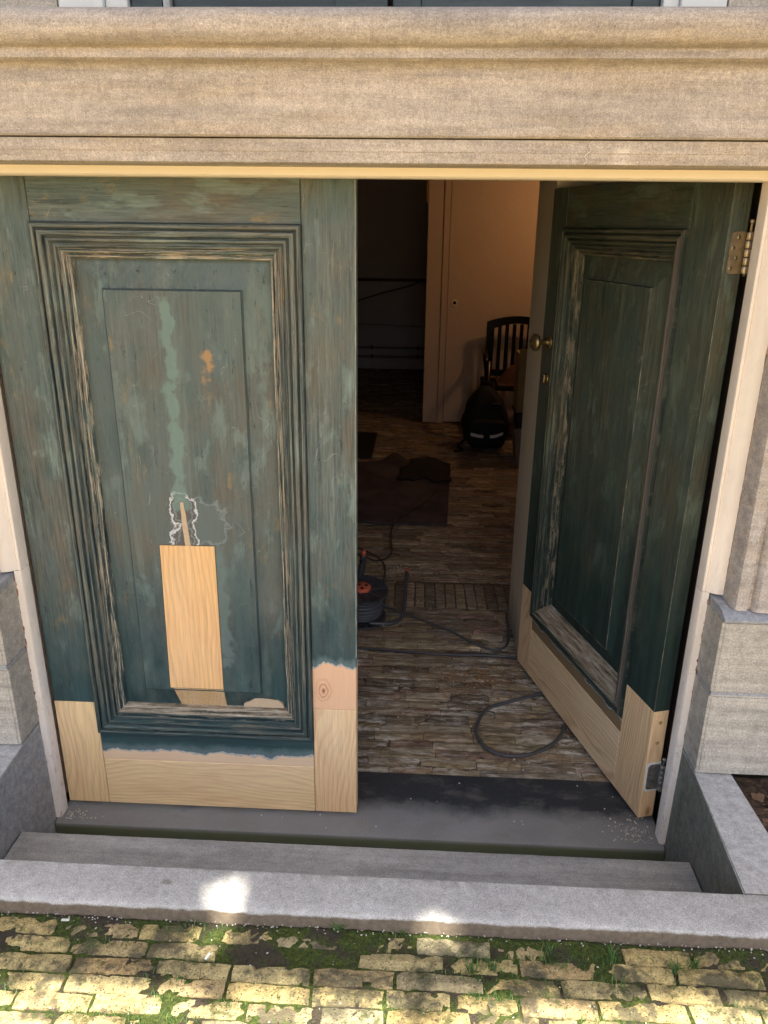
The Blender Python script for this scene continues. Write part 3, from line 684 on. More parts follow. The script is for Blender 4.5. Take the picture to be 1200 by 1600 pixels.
bmesh.ops.bevel(bm, geom=[e for e in bm.edges if e.verts[0].co.y < .01 and e.verts[1].co.y < .01], offset=.001, segments=1, affect='EDGES')
obj('pine_patch', bm, PPT, D1)
bm = bmesh.new(); q = [(.3215, .3865), (.4525, .3865), (.4515, .322), (.331, .322)]; yy = (.0068, .0068, .0315, .0315)
A = [bm.verts.new((x, y_, z)) for (x, z), y_ in zip(q, yy)]; B = [bm.verts.new((x, .04, z)) for x, z in q]
bm.faces.new(A); bm.faces.new(B)
for i in range(4): bm.faces.new((A[i], A[(i+1) % 4], B[(i+1) % 4], B[i]))
obj('pine_patch', bm, m_pine('pine_patch_foot', 'V', (.52, .33, .14), 8.1, False, (.42, .24, .09)), D1)
FILL = m_plain('beige_filler', (.52, .39, .26), .8, sc=120, var=.1)
bm = bmesh.new(); L_, R_ = [], []
for i in range(11):
    z = .7895+.111*i/10; w = .0065-.003*(i/10)**3; cxx = .3905-.007*i/10+random.uniform(-.0008, .0008)
    L_.append(bm.verts.new((cxx-w, .0068, z))); R_.append(bm.verts.new((cxx+w, .0068, z)))
for i in range(10): bm.faces.new((L_[i], R_[i], R_[i+1], L_[i+1]))
ext = bmesh.ops.extrude_face_region(bm, geom=list(bm.faces)); bmesh.ops.translate(bm, vec=(0, .008, 0), verts=[v for v in ext['geom'] if isinstance(v, bmesh.types.BMVert)])
obj('filler_strip', bm, FILL, D1)
# lump of filler in the lower right corner of the panel
bm = bmesh.new(); top = [(.50, .336), (.515, .343), (.530, .353), (.550, .354), (.572, .352), (.590, .349), (.603, .338), (.606, .327), (.50, .327)]
prism([(x, z) for x, z in top], 'y', .0225, .034, bm)
obj('filler_lump', bm, FILL, D1)

# --- open leaf
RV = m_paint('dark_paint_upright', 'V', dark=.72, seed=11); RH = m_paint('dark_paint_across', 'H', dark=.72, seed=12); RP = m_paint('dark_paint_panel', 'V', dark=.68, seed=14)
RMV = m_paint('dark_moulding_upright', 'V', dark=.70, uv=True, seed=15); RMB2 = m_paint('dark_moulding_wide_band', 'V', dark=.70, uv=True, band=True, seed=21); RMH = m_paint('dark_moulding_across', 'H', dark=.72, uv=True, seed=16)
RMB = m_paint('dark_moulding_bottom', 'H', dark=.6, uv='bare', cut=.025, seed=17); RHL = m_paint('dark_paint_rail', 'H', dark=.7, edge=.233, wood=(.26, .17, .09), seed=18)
PC = m_pine('pine_hinge_stile_b', 'V', (.80, .53, .27), 12.5); PD = m_pine('pine_lock_stile_b', 'V', (.72, .50, .28), 13.3, False)
PE = m_pine('pine_rail_b', 'H', (.80, .58, .33), 9.4, True)
ANG = math.radians(-73.6)
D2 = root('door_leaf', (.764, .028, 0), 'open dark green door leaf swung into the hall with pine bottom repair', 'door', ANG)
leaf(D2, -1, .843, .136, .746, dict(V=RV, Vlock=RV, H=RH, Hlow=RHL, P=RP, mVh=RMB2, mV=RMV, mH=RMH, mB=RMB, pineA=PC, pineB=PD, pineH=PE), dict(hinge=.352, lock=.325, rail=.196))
# worn pale arrises on the leaves
ge = G('worn_arris', .6); ne = ge.noise(ge.vec(ge.tc('Object'), (1, 1, .3)), 22, 6, .8)
WORN = ge.out(ge.ramp(ne, (.42, (.03, .04, .035)), (.55, (.13, .13, .10)), (.68, (.42, .35, .26))), ge.bump(ne, .6, .002))
ge = G('pale_worn_edge', .6); ne = ge.noise(ge.vec(ge.tc('Object'), (1, 1, .12)), 60, 5, .75)
PWORN = ge.out(ge.ramp(ne, (.35, (.16, .19, .16)), (.55, (.36, .38, .32)), (.68, (.55, .52, .42))), ge.bump(ne, .6, .002))
def arris(x, z0, z1, parent, mat, r=.0011, y=.0004):
    n = 60; obj('worn_edge', tube([(x+random.uniform(-.0003, .0003), y, z0+(z1-z0)*i/n) for i in range(n+1)], [r*random.uniform(.7, 1.25) for _ in range(n+1)], 5), mat, parent)
arris(-.0004, .354, 1.628, D2, WORN); arris(.798, .50, 1.628, D1, PWORN, .0010)
for sgn, par, a_, b_, m_ in ((-1, D2, .136, .746, WORN), (1, D1, .112, .686, m_plain('blue_black_bead', (.035, .06, .075), .5, sc=80, var=.4))):
    u0, u1, z0_, z1_ = a_+.136, b_-.136, .25+.131, 1.52-.136
    cs = [(u0, z0_), (u1, z0_), (u1, z1_), (u0, z1_)]
    for k in range(4):
        p_, q_ = cs[k], cs[(k+1) % 4]; n = 30
        obj('panel_bead', tube([((p_[0]+(q_[0]-p_[0])*i/n)*sgn, .0088, p_[1]+(q_[1]-p_[1])*i/n) for i in range(n+1)], [.0012*random.uniform(.6, 1.3) for _ in range(n+1)], 5), m_, par)
# hinges
STEEL = m_plain('brassy_zinc', (.55, .45, .30), .38, .85, sc=60, var=.3); STEELD = m_plain('grey_zinc', (.38, .38, .36), .42, .8, sc=60, var=.3)
SCREW = m_plain('screw_head', (.30, .24, .15), .35, .9)
WHP = m_plain('white_primer', (.72, .72, .68), .7, sc=70, var=.1)
for zc, hh, st, nm in ((1.475, .042, STEEL, 'hinge'), (.148, .040, STEELD, 'hinge')):
    hg = bpy.data.objects.new(nm, None); COL.objects.link(hg); hg.parent = D2; hg.location = (0, 0, zc)
    # plate on the leaf edge (local x = 0 plane)
    poly = [(.042, -hh), (.013, -hh), (.009, -hh+.004), (.008, -hh+.010), (.008, hh-.010), (.010, hh-.003), (.015, hh), (.042, hh)]
    obj('plate', prism(poly, 'x', .0004, .0026), st, hg)
    if nm and zc < 1:
        p2 = [(.045, -hh-.006), (.009, -hh-.006), (.004, -hh), (.003, hh), (.009, hh+.006), (.045, hh+.006)]
        obj('primer', prism(p2, 'x', .0001, .0008), WHP, hg)
    for k, z in enumerate((-.031, -.010, .010, .031)):
        bm = lathe([(.0001, 0), (.0042, 0), (.0042, .0008), (.0030, .0016), (.0001, .0016)], 12, M=Matrix.Translation((.0026, .016+.010*(k % 2), z)) @ Matrix.Rotation(PI/2, 4, 'Y')); obj('screw', bm, SCREW, hg)
    bx_, by_ = .012, .044
    for k in range(5):
        za = -hh+2*hh*k/5; obj('knuckle', lathe([(.0054, za+.0006), (.0064, za+.0018), (.0064, za+2*hh/5-.0018), (.0054, za+2*hh/5-.0006)], 14, M=Matrix.Translation((bx_, by_, 0))), st, hg, True)
    obj('pin', lathe([(.0026, -hh-.004), (.0026, hh+.016), (.0046, hh+.018), (.0050, hh+.021), (.0034, hh+.024)], 12, M=Matrix.Translation((bx_, by_, 0))), st, hg, True)
for z in (.318, .255): obj('filled_hole', lathe([(.0, 0), (.0055, 0), (.0055, .0005), (.0035, .0008), (0, .0005)], 14, M=Matrix.Translation((.0001, .024, z)) @ Matrix.Rotation(PI/2, 4, 'Y')), m_plain('brown_filler', (.40, .26, .10), .7), D2)
# knob and lock rosette
BRASS = m_plain('aged_brass', (.42, .31, .15), .36, .9, sc=40, var=.35)
kx, kz = -.790, 1.185
Mk = Matrix.Translation((kx, 0, kz)) @ Matrix.Rotation(PI/2, 4, 'X')
o = obj('knob', lathe([(.0, .0), (.021, .0), (.023, .003), (.021, .006), (.010, .008), (.0085, .012), (.0085, .030), (.012, .034), (.024, .040), (.0275, .047), (.026, .053), (.018, .059), (.009, .062), (.0075, .065), (.0, .066)], 28, M=Mk), BRASS, D2, True)
Mk = Matrix.Translation((-.790, 0, 1.07)) @ Matrix.Rotation(PI/2, 4, 'X')
esc = obj('escutcheon', lathe([(.0, .0), (.0165, .0), (.018, .003), (.015, .006), (.008, .008), (.0, .0085)], 24, M=Mk), BRASS, D2, True)
obj('keyhole_cover', box(-.796, -.784, -.013, -.0085, 1.058, 1.084, .002), BRASS, esc)

# ================================================================== INTERIOR THINGS
g = G('post_paint', .6); p = g.pos(); n = g.noise(g.vec(p, (1, 1, .4)), 9, 5, .65); x, y, z = g.xyz(p)
PP = g.out(g.mix(g.ramp(g.op('ADD', z, g.op('MULTIPLY', n, .3)), (.12, .9), (.3, 0)), g.mix(n, (.72, .62, .46), (.84, .74, .57)), (.30, .27, .22)), g.bump(n, .3, .003))
tag(obj('door_post', box(.537, .80, .865, 1.26, -.01, 2.058, .004), PP), 'dirty white painted post standing behind the open door leaf', 'post')
DK0 = m_plain('keyhole_black', (.01, .01, .01), .8)
PTN = root('cupboard', (.165, 4.6, 0), 'white painted cupboard front with small round keyhole at the end of the hall', 'cupboard')
obj('side_post', box(0, .118, 0, .1, 0, 2.055, .003), CUP, PTN); obj('edge_strip', box(.120, .166, -.008, .1, 0, 2.055, .003), CUP, PTN)
cdoor = obj('cupboard_door', box(.170, 1.43, -.004, .03, .012, 2.055, .002), CUP, PTN)
obj('keyhole_ring', lathe([(.010, 0), (.025, 0), (.026, .004), (.022, .007), (.012, .007), (.010, .002)], 20, M=Matrix.Translation((.225, -.004, .964)) @ Matrix.Rotation(PI/2, 4, 'X')), m_plain('ring_white', (.85, .78, .66), .4), cdoor, True)
obj('keyhole', lathe([(.0, 0), (.0125, 0), (.0125, .001), (0, .001)], 16, M=Matrix.Translation((.225, -.0112, .964)) @ Matrix.Rotation(PI/2, 4, 'X')), DK0, cdoor)
obj('skirting', box(.170, 1.43, -.002, .03, 0, .010), FRW, PTN)
tag(obj('wood_batten', box(.146, .163, 4.585, 4.61, 1.70, 2.05, .002), m_plain('raw_batten', (.30, .18, .09), .7)), 'short wooden batten fixed high beside the cupboard post', 'batten')
# pipes & wires on the far wall
CU = m_plain('dusty_pipe', (.30, .28, .28), .45, .4); DK = m_plain('black_rubber', (.018, .018, .021), .55)
for z, r, lb in ((.235, .012, 'upper of two thin pipes along the far cellar wall'), (.135, .014, 'lower of two thin pipes along the far cellar wall')):
    t = tag(obj('pipe', tube([(-1.29, 7.165, z), (.28, 7.165, z-.004)], r, 10), CU, None, True), lb, 'pipe', 'pipes on the far wall')
    for x in (-.95, -.42, .1): obj('clip', box(x-.008, x+.008, 7.145, 7.2, z-.02, z+.02, .002), DK, t)
tag(obj('wall_ledge', box(-1.298, .283, 7.16, 7.199, .955, .985, .004), m_plain('ledge_wood', (.10, .07, .05), .8)), 'dark wooden ledge crossing the far cellar wall', 'ledge')
tag(obj('hanging_wire', tube(spline([(-1.2, 7.13, .52), (-.7, 7.15, .70), (-.35, 7.15, .82), (-.05, 7.15, .90), (.1, 7.15, .955)]), .006, 6), DK, None, True), 'slack wire rising along the far cellar wall', 'wire')
tag(obj('wall_cable', tube(spline([(-1.2, 7.18, .50), (-.5, 7.18, .49), (0, 7.18, .475), (.28, 7.18, .47)]), .006, 6), CU, None, True), 'pale cable running level on the far cellar wall above the pipes', 'cable')
tag(obj('bracket', box(.10, .20, 7.12, 7.199, .93, .945), CU), 'small metal bracket at the ledge end by cupboard post', 'bracket')

# garden chair
CHM = m_plain('dark_gloss_plastic', (.004, .0025, .0025), .25, var=.2, sc=10)
CH = root('garden_chair', (.88, 4.28, 0), 'black plastic garden chair with slatted arched back against the cupboard', 'chair')
def arc_top(u): return .885-.045*(abs(u)/.24)**2
bk = bpy.data.objects.new('backrest', None)
y0 = .17
bm = bmesh.new(); poly = [(u, arc_top(u)) for u in [(-.24+.48*i/16) for i in range(17)]]+[(u, arc_top(u)-.075+.02*(1-(abs(u)/.24)**2)) for u in [(.24-.48*i/16) for i in range(17)]]
prism(poly, 'y', y0-.018, y0+.012, bm); back = obj('backrest', bm, CHM, CH); smooth_angle(back, 40)
for s in (-1, 1): obj('back_post', box(s*.24-(.035 if s > 0 else 0), s*.24+(.035 if s < 0 else 0), y0-.017, y0+.011, .42, .80, .005), CHM, CH)
for i in range(8):
    u = -.196+i*.056; obj('slat', box(u-.0135+.001, u+.0155, y0-.010, y0+.004, .47, .825, .003), CHM, CH)
obj('back_rail', box(-.203, .203, y0-.016, y0+.010, .425, .475, .005), CHM, CH)
obj('seat', box(-.22, .22, -.25, .15, .385, .415, .012), CHM, CH)
for s in (-1, 1):
    obj('armrest', tube(spline([(s*.245, .165, .63), (s*.26, .05, .645), (s*.265, -.12, .64), (s*.262, -.20, .60), (s*.25, -.22, .52)]), .022, 8), CHM, CH, True)
    for yy in (-.22, .14): obj('leg', tube([(s*.245, yy, .60 if yy < 0 else .42), (s*.25, yy*1.05, .2), (s*.262, yy*1.15, 0)], [.026, .024, .018], 8), CHM, CH, True)
# crumpled brown cloth on the seat
me = grid(-.16, .20, -.22, .10, 30, 26, lambda x, y: .42+max(0, .14-((x-.02)/.18)**2*.14-((y+.06)/.17)**2*.14)*(1+.25*nz(x, y, 2, 20)))
o = obj('cloth', me, m_plain('brown_cloth', (.10, .045, .025), .9)); o.location = (.88, 4.28, 0); tag(o, 'crumpled reddish brown cloth lying on the garden chair seat', 'cloth')

# backpack
BPM = m_plain('black_nylon', (.0045, .0045, .005), .7, sc=80)
BP = root('backpack', (.625, 3.88, 0), 'black backpack with two pale reflective strips sagging on brick floor', 'backpack')
bm = bmesh.new(); bmesh.ops.create_icosphere(bm, subdivisions=4, radius=1)
for v in bm.verts:
    x, y, z = v.co; t = (z+1)/2
    w = .182*(1-.50*t**2.2)+.004; zz = .455*t
    sq = lambda q: math.copysign(abs(q)**.6, q)
    v.co = (sq(x)*w-.012*t+nz(x, z, 1, 3)*.014, sq(y)*(.135-.05*t)+nz(x, z, 4, 3)*.012, max(0, zz)+nz(x, y, 2, 3)*.01)
obj('body', bm, BPM, BP, True)
bm = bmesh.new(); bmesh.ops.create_icosphere(bm, subdivisions=3, radius=1)
for v in bm.verts:
    x, y, z = v.co; sq = lambda q: math.copysign(abs(q)**.45, q); v.co = (sq(x)*.135+nz(x, z, 7, 3)*.004, -.10+sq(y)*.05, .125+sq(z)*.105)
obj('front_pocket', bm, BPM, BP, True)
REF = m_plain('reflective_strip', (.78, .74, .68), .25, .0, var=.05)
for pts in ([(-.115, .128), (-.085, .122), (-.055, .117), (-.025, .115)], [(.022, .115), (.055, .118), (.085, .127), (.115, .138)]):
    bm = bmesh.new(); A, B = [], []
    for x, z in pts:
        yb = -.157+.02*(abs(x)/.13)**3
        A.append(bm.verts.new((x, yb, z-.011))); B.append(bm.verts.new((x, yb-.002, z+.012)))
    for i in range(3): bm.faces.new((A[i], A[i+1], B[i+1], B[i]))
    ext = bmesh.ops.extrude_face_region(bm, geom=list(bm.faces)); bmesh.ops.translate(bm, vec=(0, .004, 0), verts=[v for v in ext['geom'] if isinstance(v, bmesh.types.BMVert)])
    obj('reflective_strip', bm, REF, BP)
obj('strap', tube(spline([(-.14, -.02, .06), (-.20, -.06, .02), (-.17, -.13, .008), (-.23, -.16, .006)]), .009, 6), BPM, BP, True)
obj('grab_handle', tube(spline([(-.04, .0, .43), (-.03, -.01, .475), (.02, -.01, .475), (.03, .0, .43)]), .008, 6), BPM, BP, True)
obj('buckle', box(.03, .09, -.098, -.088, .335, .350, .003), m_plain('shiny_buckle', (.10, .10, .10), .2), BP)

# pile by the cupboard: box on a crate on a tub
CB = m_plain('olive_cardboard', (.36, .28, .13), .8, sc=14, var=.2)
bxo = root('cardboard_box', (.95, 3.62, .345), 'tall olive yellow cardboard box with orange label, topmost of its pile', 'box')
obj('carton', box(-.155, .15, -.11, .12, 0, .385, .004), CB, bxo); obj('flap', box(-.160, -.05, -.112, -.106, .33, .425, .002), CB, bxo)
obj('orange_label', box(-.06, .08, -.1135, -.1105, .30, .384), m_plain('orange_print', (.62, .22, .04), .6), bxo)
tag(obj('plastic_bag', (lambda b: (bmesh.ops.create_icosphere(b, subdivisions=3, radius=1), [setattr(v, 'co', Vector((.865+v.co.x*.03, 3.49+v.co.y*.025, .43+v.co.z*.045+nz(v.co.x, v.co.z, 1, 4)*.01))) for v in b.verts], b)[-1])(bmesh.new()), m_plain('white_plastic', (.6, .6, .58), .4), None, True), 'small white plastic bag squeezed beside the yellow box', 'bag')
cr = root('crate', (.95, 3.62, .235), 'black plastic crate under the olive yellow box', 'crate')
obj('crate_body', box(-.145, .16, -.12, .12, 0, .095, .006), DK, cr); obj('rim', box(-.16, .17, -.13, .13, .095, .109, .004), DK, cr)
tb = root('storage_tub', (.96, 3.62, 0), 'grey brown storage tub on the floor below the black crate', 'tub')
TBM = m_plain('grey_tub', (.24, .20, .16), .5)
obj('tub_body', prism([(-.14, 0), (.14, 0), (.165, .20), (-.165, .20)], 'y', -.12, .12), TBM, tb); obj('lid', box(-.175, .175, -.135, .135, .201, .234, .006), TBM, tb)

# bucket
bu = root('bucket', (-.47, 3.85, 0), 'white plastic paint bucket half hidden behind the closed leaf', 'bucket')
BW = m_plain('bucket_white', (.60, .60, .62), .4, var=.06)
obj('bucket_body', lathe([(.0, 0), (.115, 0), (.120, .01), (.138, .27), (.144, .272), (.144, .29), (.134, .29), (.13, .05), (.0, .05)], 32), BW, bu, True)
obj('printed_band', lathe([(.1295, .12), (.1345, .20), (.1338, .20), (.1288, .12)], 32), m_plain('label_blue', (.05, .06, .12), .5), bu, True)
obj('bail', tube([(.142*math.cos(a), .142*math.sin(a)-.02*math.sin(a), .27-.10*math.sin(a)) for a in [PI*i/16*-1+0 for i in range(17)]], .003, 6), CU, bu, True)
bm = grid(-.40, -.185, 3.5, 4.2, 12, 20, lambda x, y: .006+nz(x, y, 2, 6)*.002)
mt = obj('black_mat', bm, DK); tag(mt, 'small black rubber mat next to the white bucket', 'mat')
md = mt.modifiers.new('thick', 'SOLIDIFY'); md.thickness = .006

# brown doormat with curled back edge
def matz(x, y):
    t = max(0, (y-3.05)/.35); c = .009+.004*nz(x, y, 1, 5)
    fold = math.exp(-((x-(-.02))/.09)**2)*.06*max(0, t)**2+math.exp(-((x-.17)/.07)**2)*.045*max(0, t)**2
    return c+fold+.012*max(0, nz(x, y, 9, 7))
g = G('coarse_brown_felt', 1.); p = g.pos(); n = g.noise(p, 240, 4, .8); b = g.noise(p, 5, 5, .65)
MATM = g.out(g.mix(.8, g.mix(g.ramp(b, (.35, 0), (.65, 1)), (.05, .042, .048), (.115, .088, .095)), g.ramp(n, (.3, .5), (.7, 1.5)), 'MULTIPLY'), g.bump(n, 1, .006))
me = grid(0, 1, 0, 1, 70, 90, lambda x, y: 0)
for v in me.vertices:
    u, w = v.co.x, v.co.y; x = -.62+u*(.925+.055*w)+.006*nz(u, w, 1, 12); y = 2.228+w*1.15+.012*nz(u, w, 5, 9)*(1+4*w*(w > .95))
    v.co = (x, y, matz(x, y))
dm = obj('doormat', me, MATM); tag(dm, 'coarse dark brown doormat with curled far edge on the hall bricks', 'doormat')
md = dm.modifiers.new('thick', 'SOLIDIFY'); md.thickness = .008
FLAP = grid(0, 1, 0, 1, 24, 20, lambda x, y: 0)
for v in FLAP.vertices:
    u, w = v.co.x, v.co.y; x = .02+u*.33+.02*nz(u, w, 2, 4); y = 3.0+w*.40-.10*abs(u-.45)+.05*nz(u, w, 6, 5); v.co = (x, y, .022+.03*math.sin(u*PI)*w+.014*nz(u, w, 3, 4))
fl = obj('mat_scrap', FLAP, m_plain('black_felt', (.02, .017, .017), .95, sc=200)); tag(fl, 'black ragged felt scrap lying on the far corner of the doormat', 'mat')
fl.modifiers.new('thick', 'SOLIDIFY').thickness = .005

# cable reel
RB = m_plain('dusty_black_plastic', (.055, .058, .068), .4, sc=26, var=.5); RED = m_plain('orange_red_plastic', (.62, .13, .07), .45, var=.1)
CR = root('cable_reel', (-.082, 1.16, .004), 'black cable reel with orange red socket hub half behind the closed leaf', 'cable reel')
CR.rotation_euler = (math.radians(7), math.radians(4), 0)
Rr = .108
def disc(z, nm):
    o = obj(nm, lathe([(.034, z), (Rr-.004, z), (Rr, z+.003), (Rr, z+.009), (Rr-.005, z+.012), (Rr-.012, z+.007), (.036, z+.007)], 40), RB, CR); smooth_angle(o, 40)
    for k in range(8):
        a = k*PI/4+.3; bm = bmesh.new(); addbox(bm, .034, Rr-.01, -.010, .010, z+.0072, z+.0108, .001, 1); bmesh.ops.rotate(bm, cent=(0, 0, 0), matrix=Matrix.Rotation(a, 3, 'Z'), verts=bm.verts); obj('spoke', bm, RB, o)
disc(0.0, 'flange'); disc(.125, 'flange')
obj('drum', lathe([(.05, .01), (.05, .128)], 24), RB, CR, True)
bm = bmesh.new(); pts = []
for i in range(7*28):
    a = i/28*2*PI; pts.append(((.075+.010*math.sin(i*.021))*math.cos(a), (.075+.010*math.sin(i*.021))*math.sin(a), .020+i/(7*28)*.094))
obj('wound_cable', tube(pts, .0075, 8), m_plain('grey_cable', (.09, .095, .11), .5, var=.25), CR, True)
hub = obj('socket_hub', lathe([(.0, .130), (.035, .130), (.036, .142), (.031, .147), (.0, .147)], 28), RED, CR, True)
for k in range(3):
    a = k*2*PI/3+.5; obj('socket_hole', lathe([(.0, .1472), (.0075, .1472), (.0075, .1480), (0, .1480)], 14, M=Matrix.Translation((.017*math.cos(a), .017*math.sin(a), 0))), DK, hub)
obj('handle', tube(spline([(-.02, .085, .12), (-.01, .10, .20), (-.01, .09, .235)]), .014, 10), RB, CR, True)
obj('handle_tip', tube([(-.01, .09, .234), (-.008, .088, .262)], .008, 8), RED, CR, True)
GT = m_plain('grey_tube', (.085, .088, .10), .4, .3)
obj('stand_tube', tube(spline([(.04, -.06, .010), (.12, -.05, .010), (.168, -.01, .012), (.178, .06, .03), (.178, .16, .055), (.178, .255, .075)]), .0085, 10), GT, CR, True)
obj('tube_cap', tube([(.178, .254, .0745), (.178, .272, .078)], .0098, 10), RED, CR, True)

# loose cords
def cord(pts, r, mat, label): return tag(obj('extension_cord', tube(spline([(x, y, r+.002+(z_ if len(q) else 0)) for (x, y, *q) in pts for z_ in [q[0] if q else 0]], 7), r, 7), mat, None, True), label, 'cord')
CG = m_plain('cord_grey', (.075, .078, .088), .5, var=.2); CK = m_plain('cord_black', (.020, .020, .024), .5)
cord([(.70, .70), (.62, .655), (.556, .613), (.46, .565), (.395, .525), (.357, .445), (.352, .37), (.385, .305), (.453, .28), (.53, .305), (.606, .375), (.648, .47), (.69, .55)], .0058, CG, 'grey cord looping out from under the open leaf near threshold')
cord([(-.50, .93), (-.20, .90), (-.067, .893), (.10, .880), (.28, .868), (.42, .872), (.56, .862)], .0052, CG, 'grey cord running straight across the hall to the post foot')
cord([(-.50, .885), (-.20, .905), (.0, .886), (.2, .872), (.4, .884), (.56, .846)], .0042, CK, 'black cord lying beside the straight grey cord')
cord([(-.03, 1.25, .03), (.03, 1.24), (.14, 1.16), (.278, 1.06), (.37, .965), (.444, .915), (.495, .945), (.515, 1.03), (.520, 1.12), (.524, 1.22)], .0048, CG, 'dark grey cord curving from the reel up to the post')
cord([(.03, 2.26, .012), (.008, 2.15), (.010, 2.0), (.022, 1.86), (.0, 1.76), (-.06, 1.73), (-.16, 1.80), (-.40, 1.86)], .0038, CK, 'thin black cord running from the doormat towards the reel')
cord([(-.45, 1.95), (-.20, 1.90), (-.09, 1.82), (-.02, 1.72), (.0, 1.58), (-.012, 1.44), (-.03, 1.32), (-.05, 1.24, .02)], .0040, CK, 'thin black cord curving down behind the reel flange')
cord([(.05, 2.28, .012), (.12, 2.42, .014), (.2, 2.58, .016), (.26, 2.80, .018), (.30, 2.9, .016), (.34, 3.0, .0)], .0036, CK, 'thin cord lying across the doormat')

# hall lamp (gives the warm light on the cupboard)
LM = root('hall_lamp', (1.35, 3.75, 1.86), 'bare warm bulb hanging in the hall above the chair', 'lamp')
g = G('bulb_glow', .3); g.b.inputs['Emission Color'].default_value = (1, .62, .28, 1); g.b.inputs['Emission Strength'].default_value = 8
obj('bulb', lathe([(.0, -.055), (.018, -.05), (.028, -.03), (.028, -.012), (.014, .01), (.012, .02), (0, .02)], 20), g.out((.9, .8, .6)), LM, True)
obj('socket', lathe([(.016, .02), (.018, .06), (.010, .07)], 16), DK, LM, True); obj('flex', tube([(0, 0, .07), (0, 0, .199)], .003, 6), DK, LM)
pl = bpy.data.lights.new('bulb_light', 'POINT'); pl.energy = 2.6; pl.color = (1, .52, .22); pl.shadow_soft_size = .035
po = bpy.data.objects.new('bulb_light', pl); COL.objects.link(po); po.parent = LM; po.location = (0, 0, -.09)

# ================================================================== SMALL GREEN AND LITTER
def blades(name, pts, mat, hmin, hmax, wid, seed, label=None, cat=None):
    r = random.Random(seed); V, F = [], []
    for x, y, z in pts:
        h = r.uniform(hmin, hmax); a = r.uniform(0, 2*PI); ln = r.uniform(.3, 1.1)*h; w = wid*r.uniform(.6, 1.3)
        dx, dy = math.cos(a), math.sin(a); px, py = -dy*w, dx*w; k = len(V)
        V += [(x-px, y-py, z), (x+px, y+py, z), (x+dx*ln*.4+px*.7, y+dy*ln*.4+py*.7, z+h*.65), (x+dx*ln*.4-px*.7, y+dy*ln*.4-py*.7, z+h*.65), (x+dx*ln, y+dy*ln, z+h)]
        F += [(k, k+1, k+2, k+3), (k+3, k+2, k+4)]
    me = bpy.data.meshes.new(name); me.from_pydata(V, [], F); o = obj(name, me, mat); o['kind'] = 'stuff'
    if label: tag(o, label, cat)
    return o
g = G('grass_green', .7); gi = g.n('ShaderNodeNewGeometry')
GR = g.out(g.ramp(gi.outputs['Random Per Island'], (0, (.025, .075, .015)), (.5, (.055, .13, .03)), (.85, (.11, .17, .04)), (1, (.22, .20, .08))))
rg = random.Random(3); pts = []
cl = [(rg.uniform(-.75, .95), -.650-.0362*rg.randrange(0, 7)+rg.uniform(-.004, .004), rg.uniform(.012, .05)) for _ in range(64)]
cl += [(-.30, -.626, .05), (-.43, -.66, .07), (-.25, -.612, .04), (.30, -.665, .022), (.42, -.66, .02), (.50, -.64, .02), (.645, -.655, .03), (.13, -.60, .03), (.40, -.625, .02), (.56, -.63, .03)]
for cx, cy, sp in cl:
    for _ in range(int(60*sp/.03)):
        x = cx+rg.gauss(0, sp*.6); y = cy+rg.gauss(0, .006); pts.append((x, y, pz(x, y)-.001))
blades('grass', pts, GR, .004, .014, .0007, 4, 'short green grass and moss sprouting in the brick joints', 'grass')
pts = []
for (cx, cy) in ((.298, -.662), (.262, -.672), (.628, -.65), (.52, -.632), (.404, -.640), (.66, -.64), (.015, -.605)):
    for _ in range(26): pts.append((cx+rg.gauss(0, .006), cy+rg.gauss(0, .004), PZ-.004))
blades('weeds', pts, GR, .010, .026, .0011, 8, 'small bright green weed tufts between the path bricks', 'weeds')
def chips(name, pts, mat, smin, smax, seed, label, cat, flat=.25):
    r = random.Random(seed); V, F = [], []
    for x, y, z in pts:
        s = r.uniform(smin, smax); a = r.uniform(0, PI); e = r.uniform(.25, .8); k = len(V); t = s*flat
        c, d = math.cos(a), math.sin(a); tl = r.uniform(-.3, .3)
        for zz in (0, t):
            for u, v in ((-1, -1), (1, -1), (1.1, .8), (-.8, 1)): V.append((x+(u*c-v*e*d)*s/2, y+(u*d+v*e*c)*s/2, z+zz+tl*u*s*.3+.0006))
        F += [tuple(k+i for i in q) for q in ((0, 3, 2, 1), (4, 5, 6, 7), (0, 1, 5, 4), (1, 2, 6, 5), (2, 3, 7, 6), (3, 0, 4, 7))]
    me = bpy.data.meshes.new(name); me.from_pydata(V, [], F); o = obj(name, me, mat); tag(o, label, cat, kind='stuff'); return o
rc = random.Random(9)
CHIPW = m_plain('pale_grit', (.55, .52, .46), .8, sc=50)
pts = [(rc.uniform(-.8, 1), rc.uniform(-.84, -.60), PZ+.001) for _ in range(180)]+[(rc.uniform(-.8, 1.1), -.600-abs(rc.gauss(0, .006)), PZ+.002) for _ in range(260)]
chips('grit', pts, CHIPW, .0010, .0035, 2, 'pale paint flakes and grit scattered over the brick path', 'grit')
SHAV = m_plain('wood_shavings', (.34, .20, .10), .8, sc=60, var=.3)
pts = [(rc.gauss(.40, .09), rc.gauss(.74, .07), .0) for _ in range(520)]+[(rc.uniform(-.1, .75), rc.uniform(.2, 1.5), .0) for _ in range(300)]
chips('wood_shavings', pts, SHAV, .003, .011, 5, 'tan wood shavings scattered on the hall bricks beside open leaf', 'shavings', .12)
pts = [(rc.uniform(-.1, .75), rc.uniform(.2, 1.7), .001) for _ in range(230)]+[(rc.gauss(.06, .04), rc.gauss(1.62, .03), .001) for _ in range(90)]+[(.79-abs(rc.gauss(0, .06)), -.05+abs(rc.gauss(0, .06)), .0) for _ in range(110)]+[(-.79+abs(rc.gauss(0, .04)), -.055+abs(rc.gauss(0, .02)), .0) for _ in range(50)]+[(rc.uniform(-.7, .7), rc.uniform(-.05, .18), .0) for _ in range(22)]
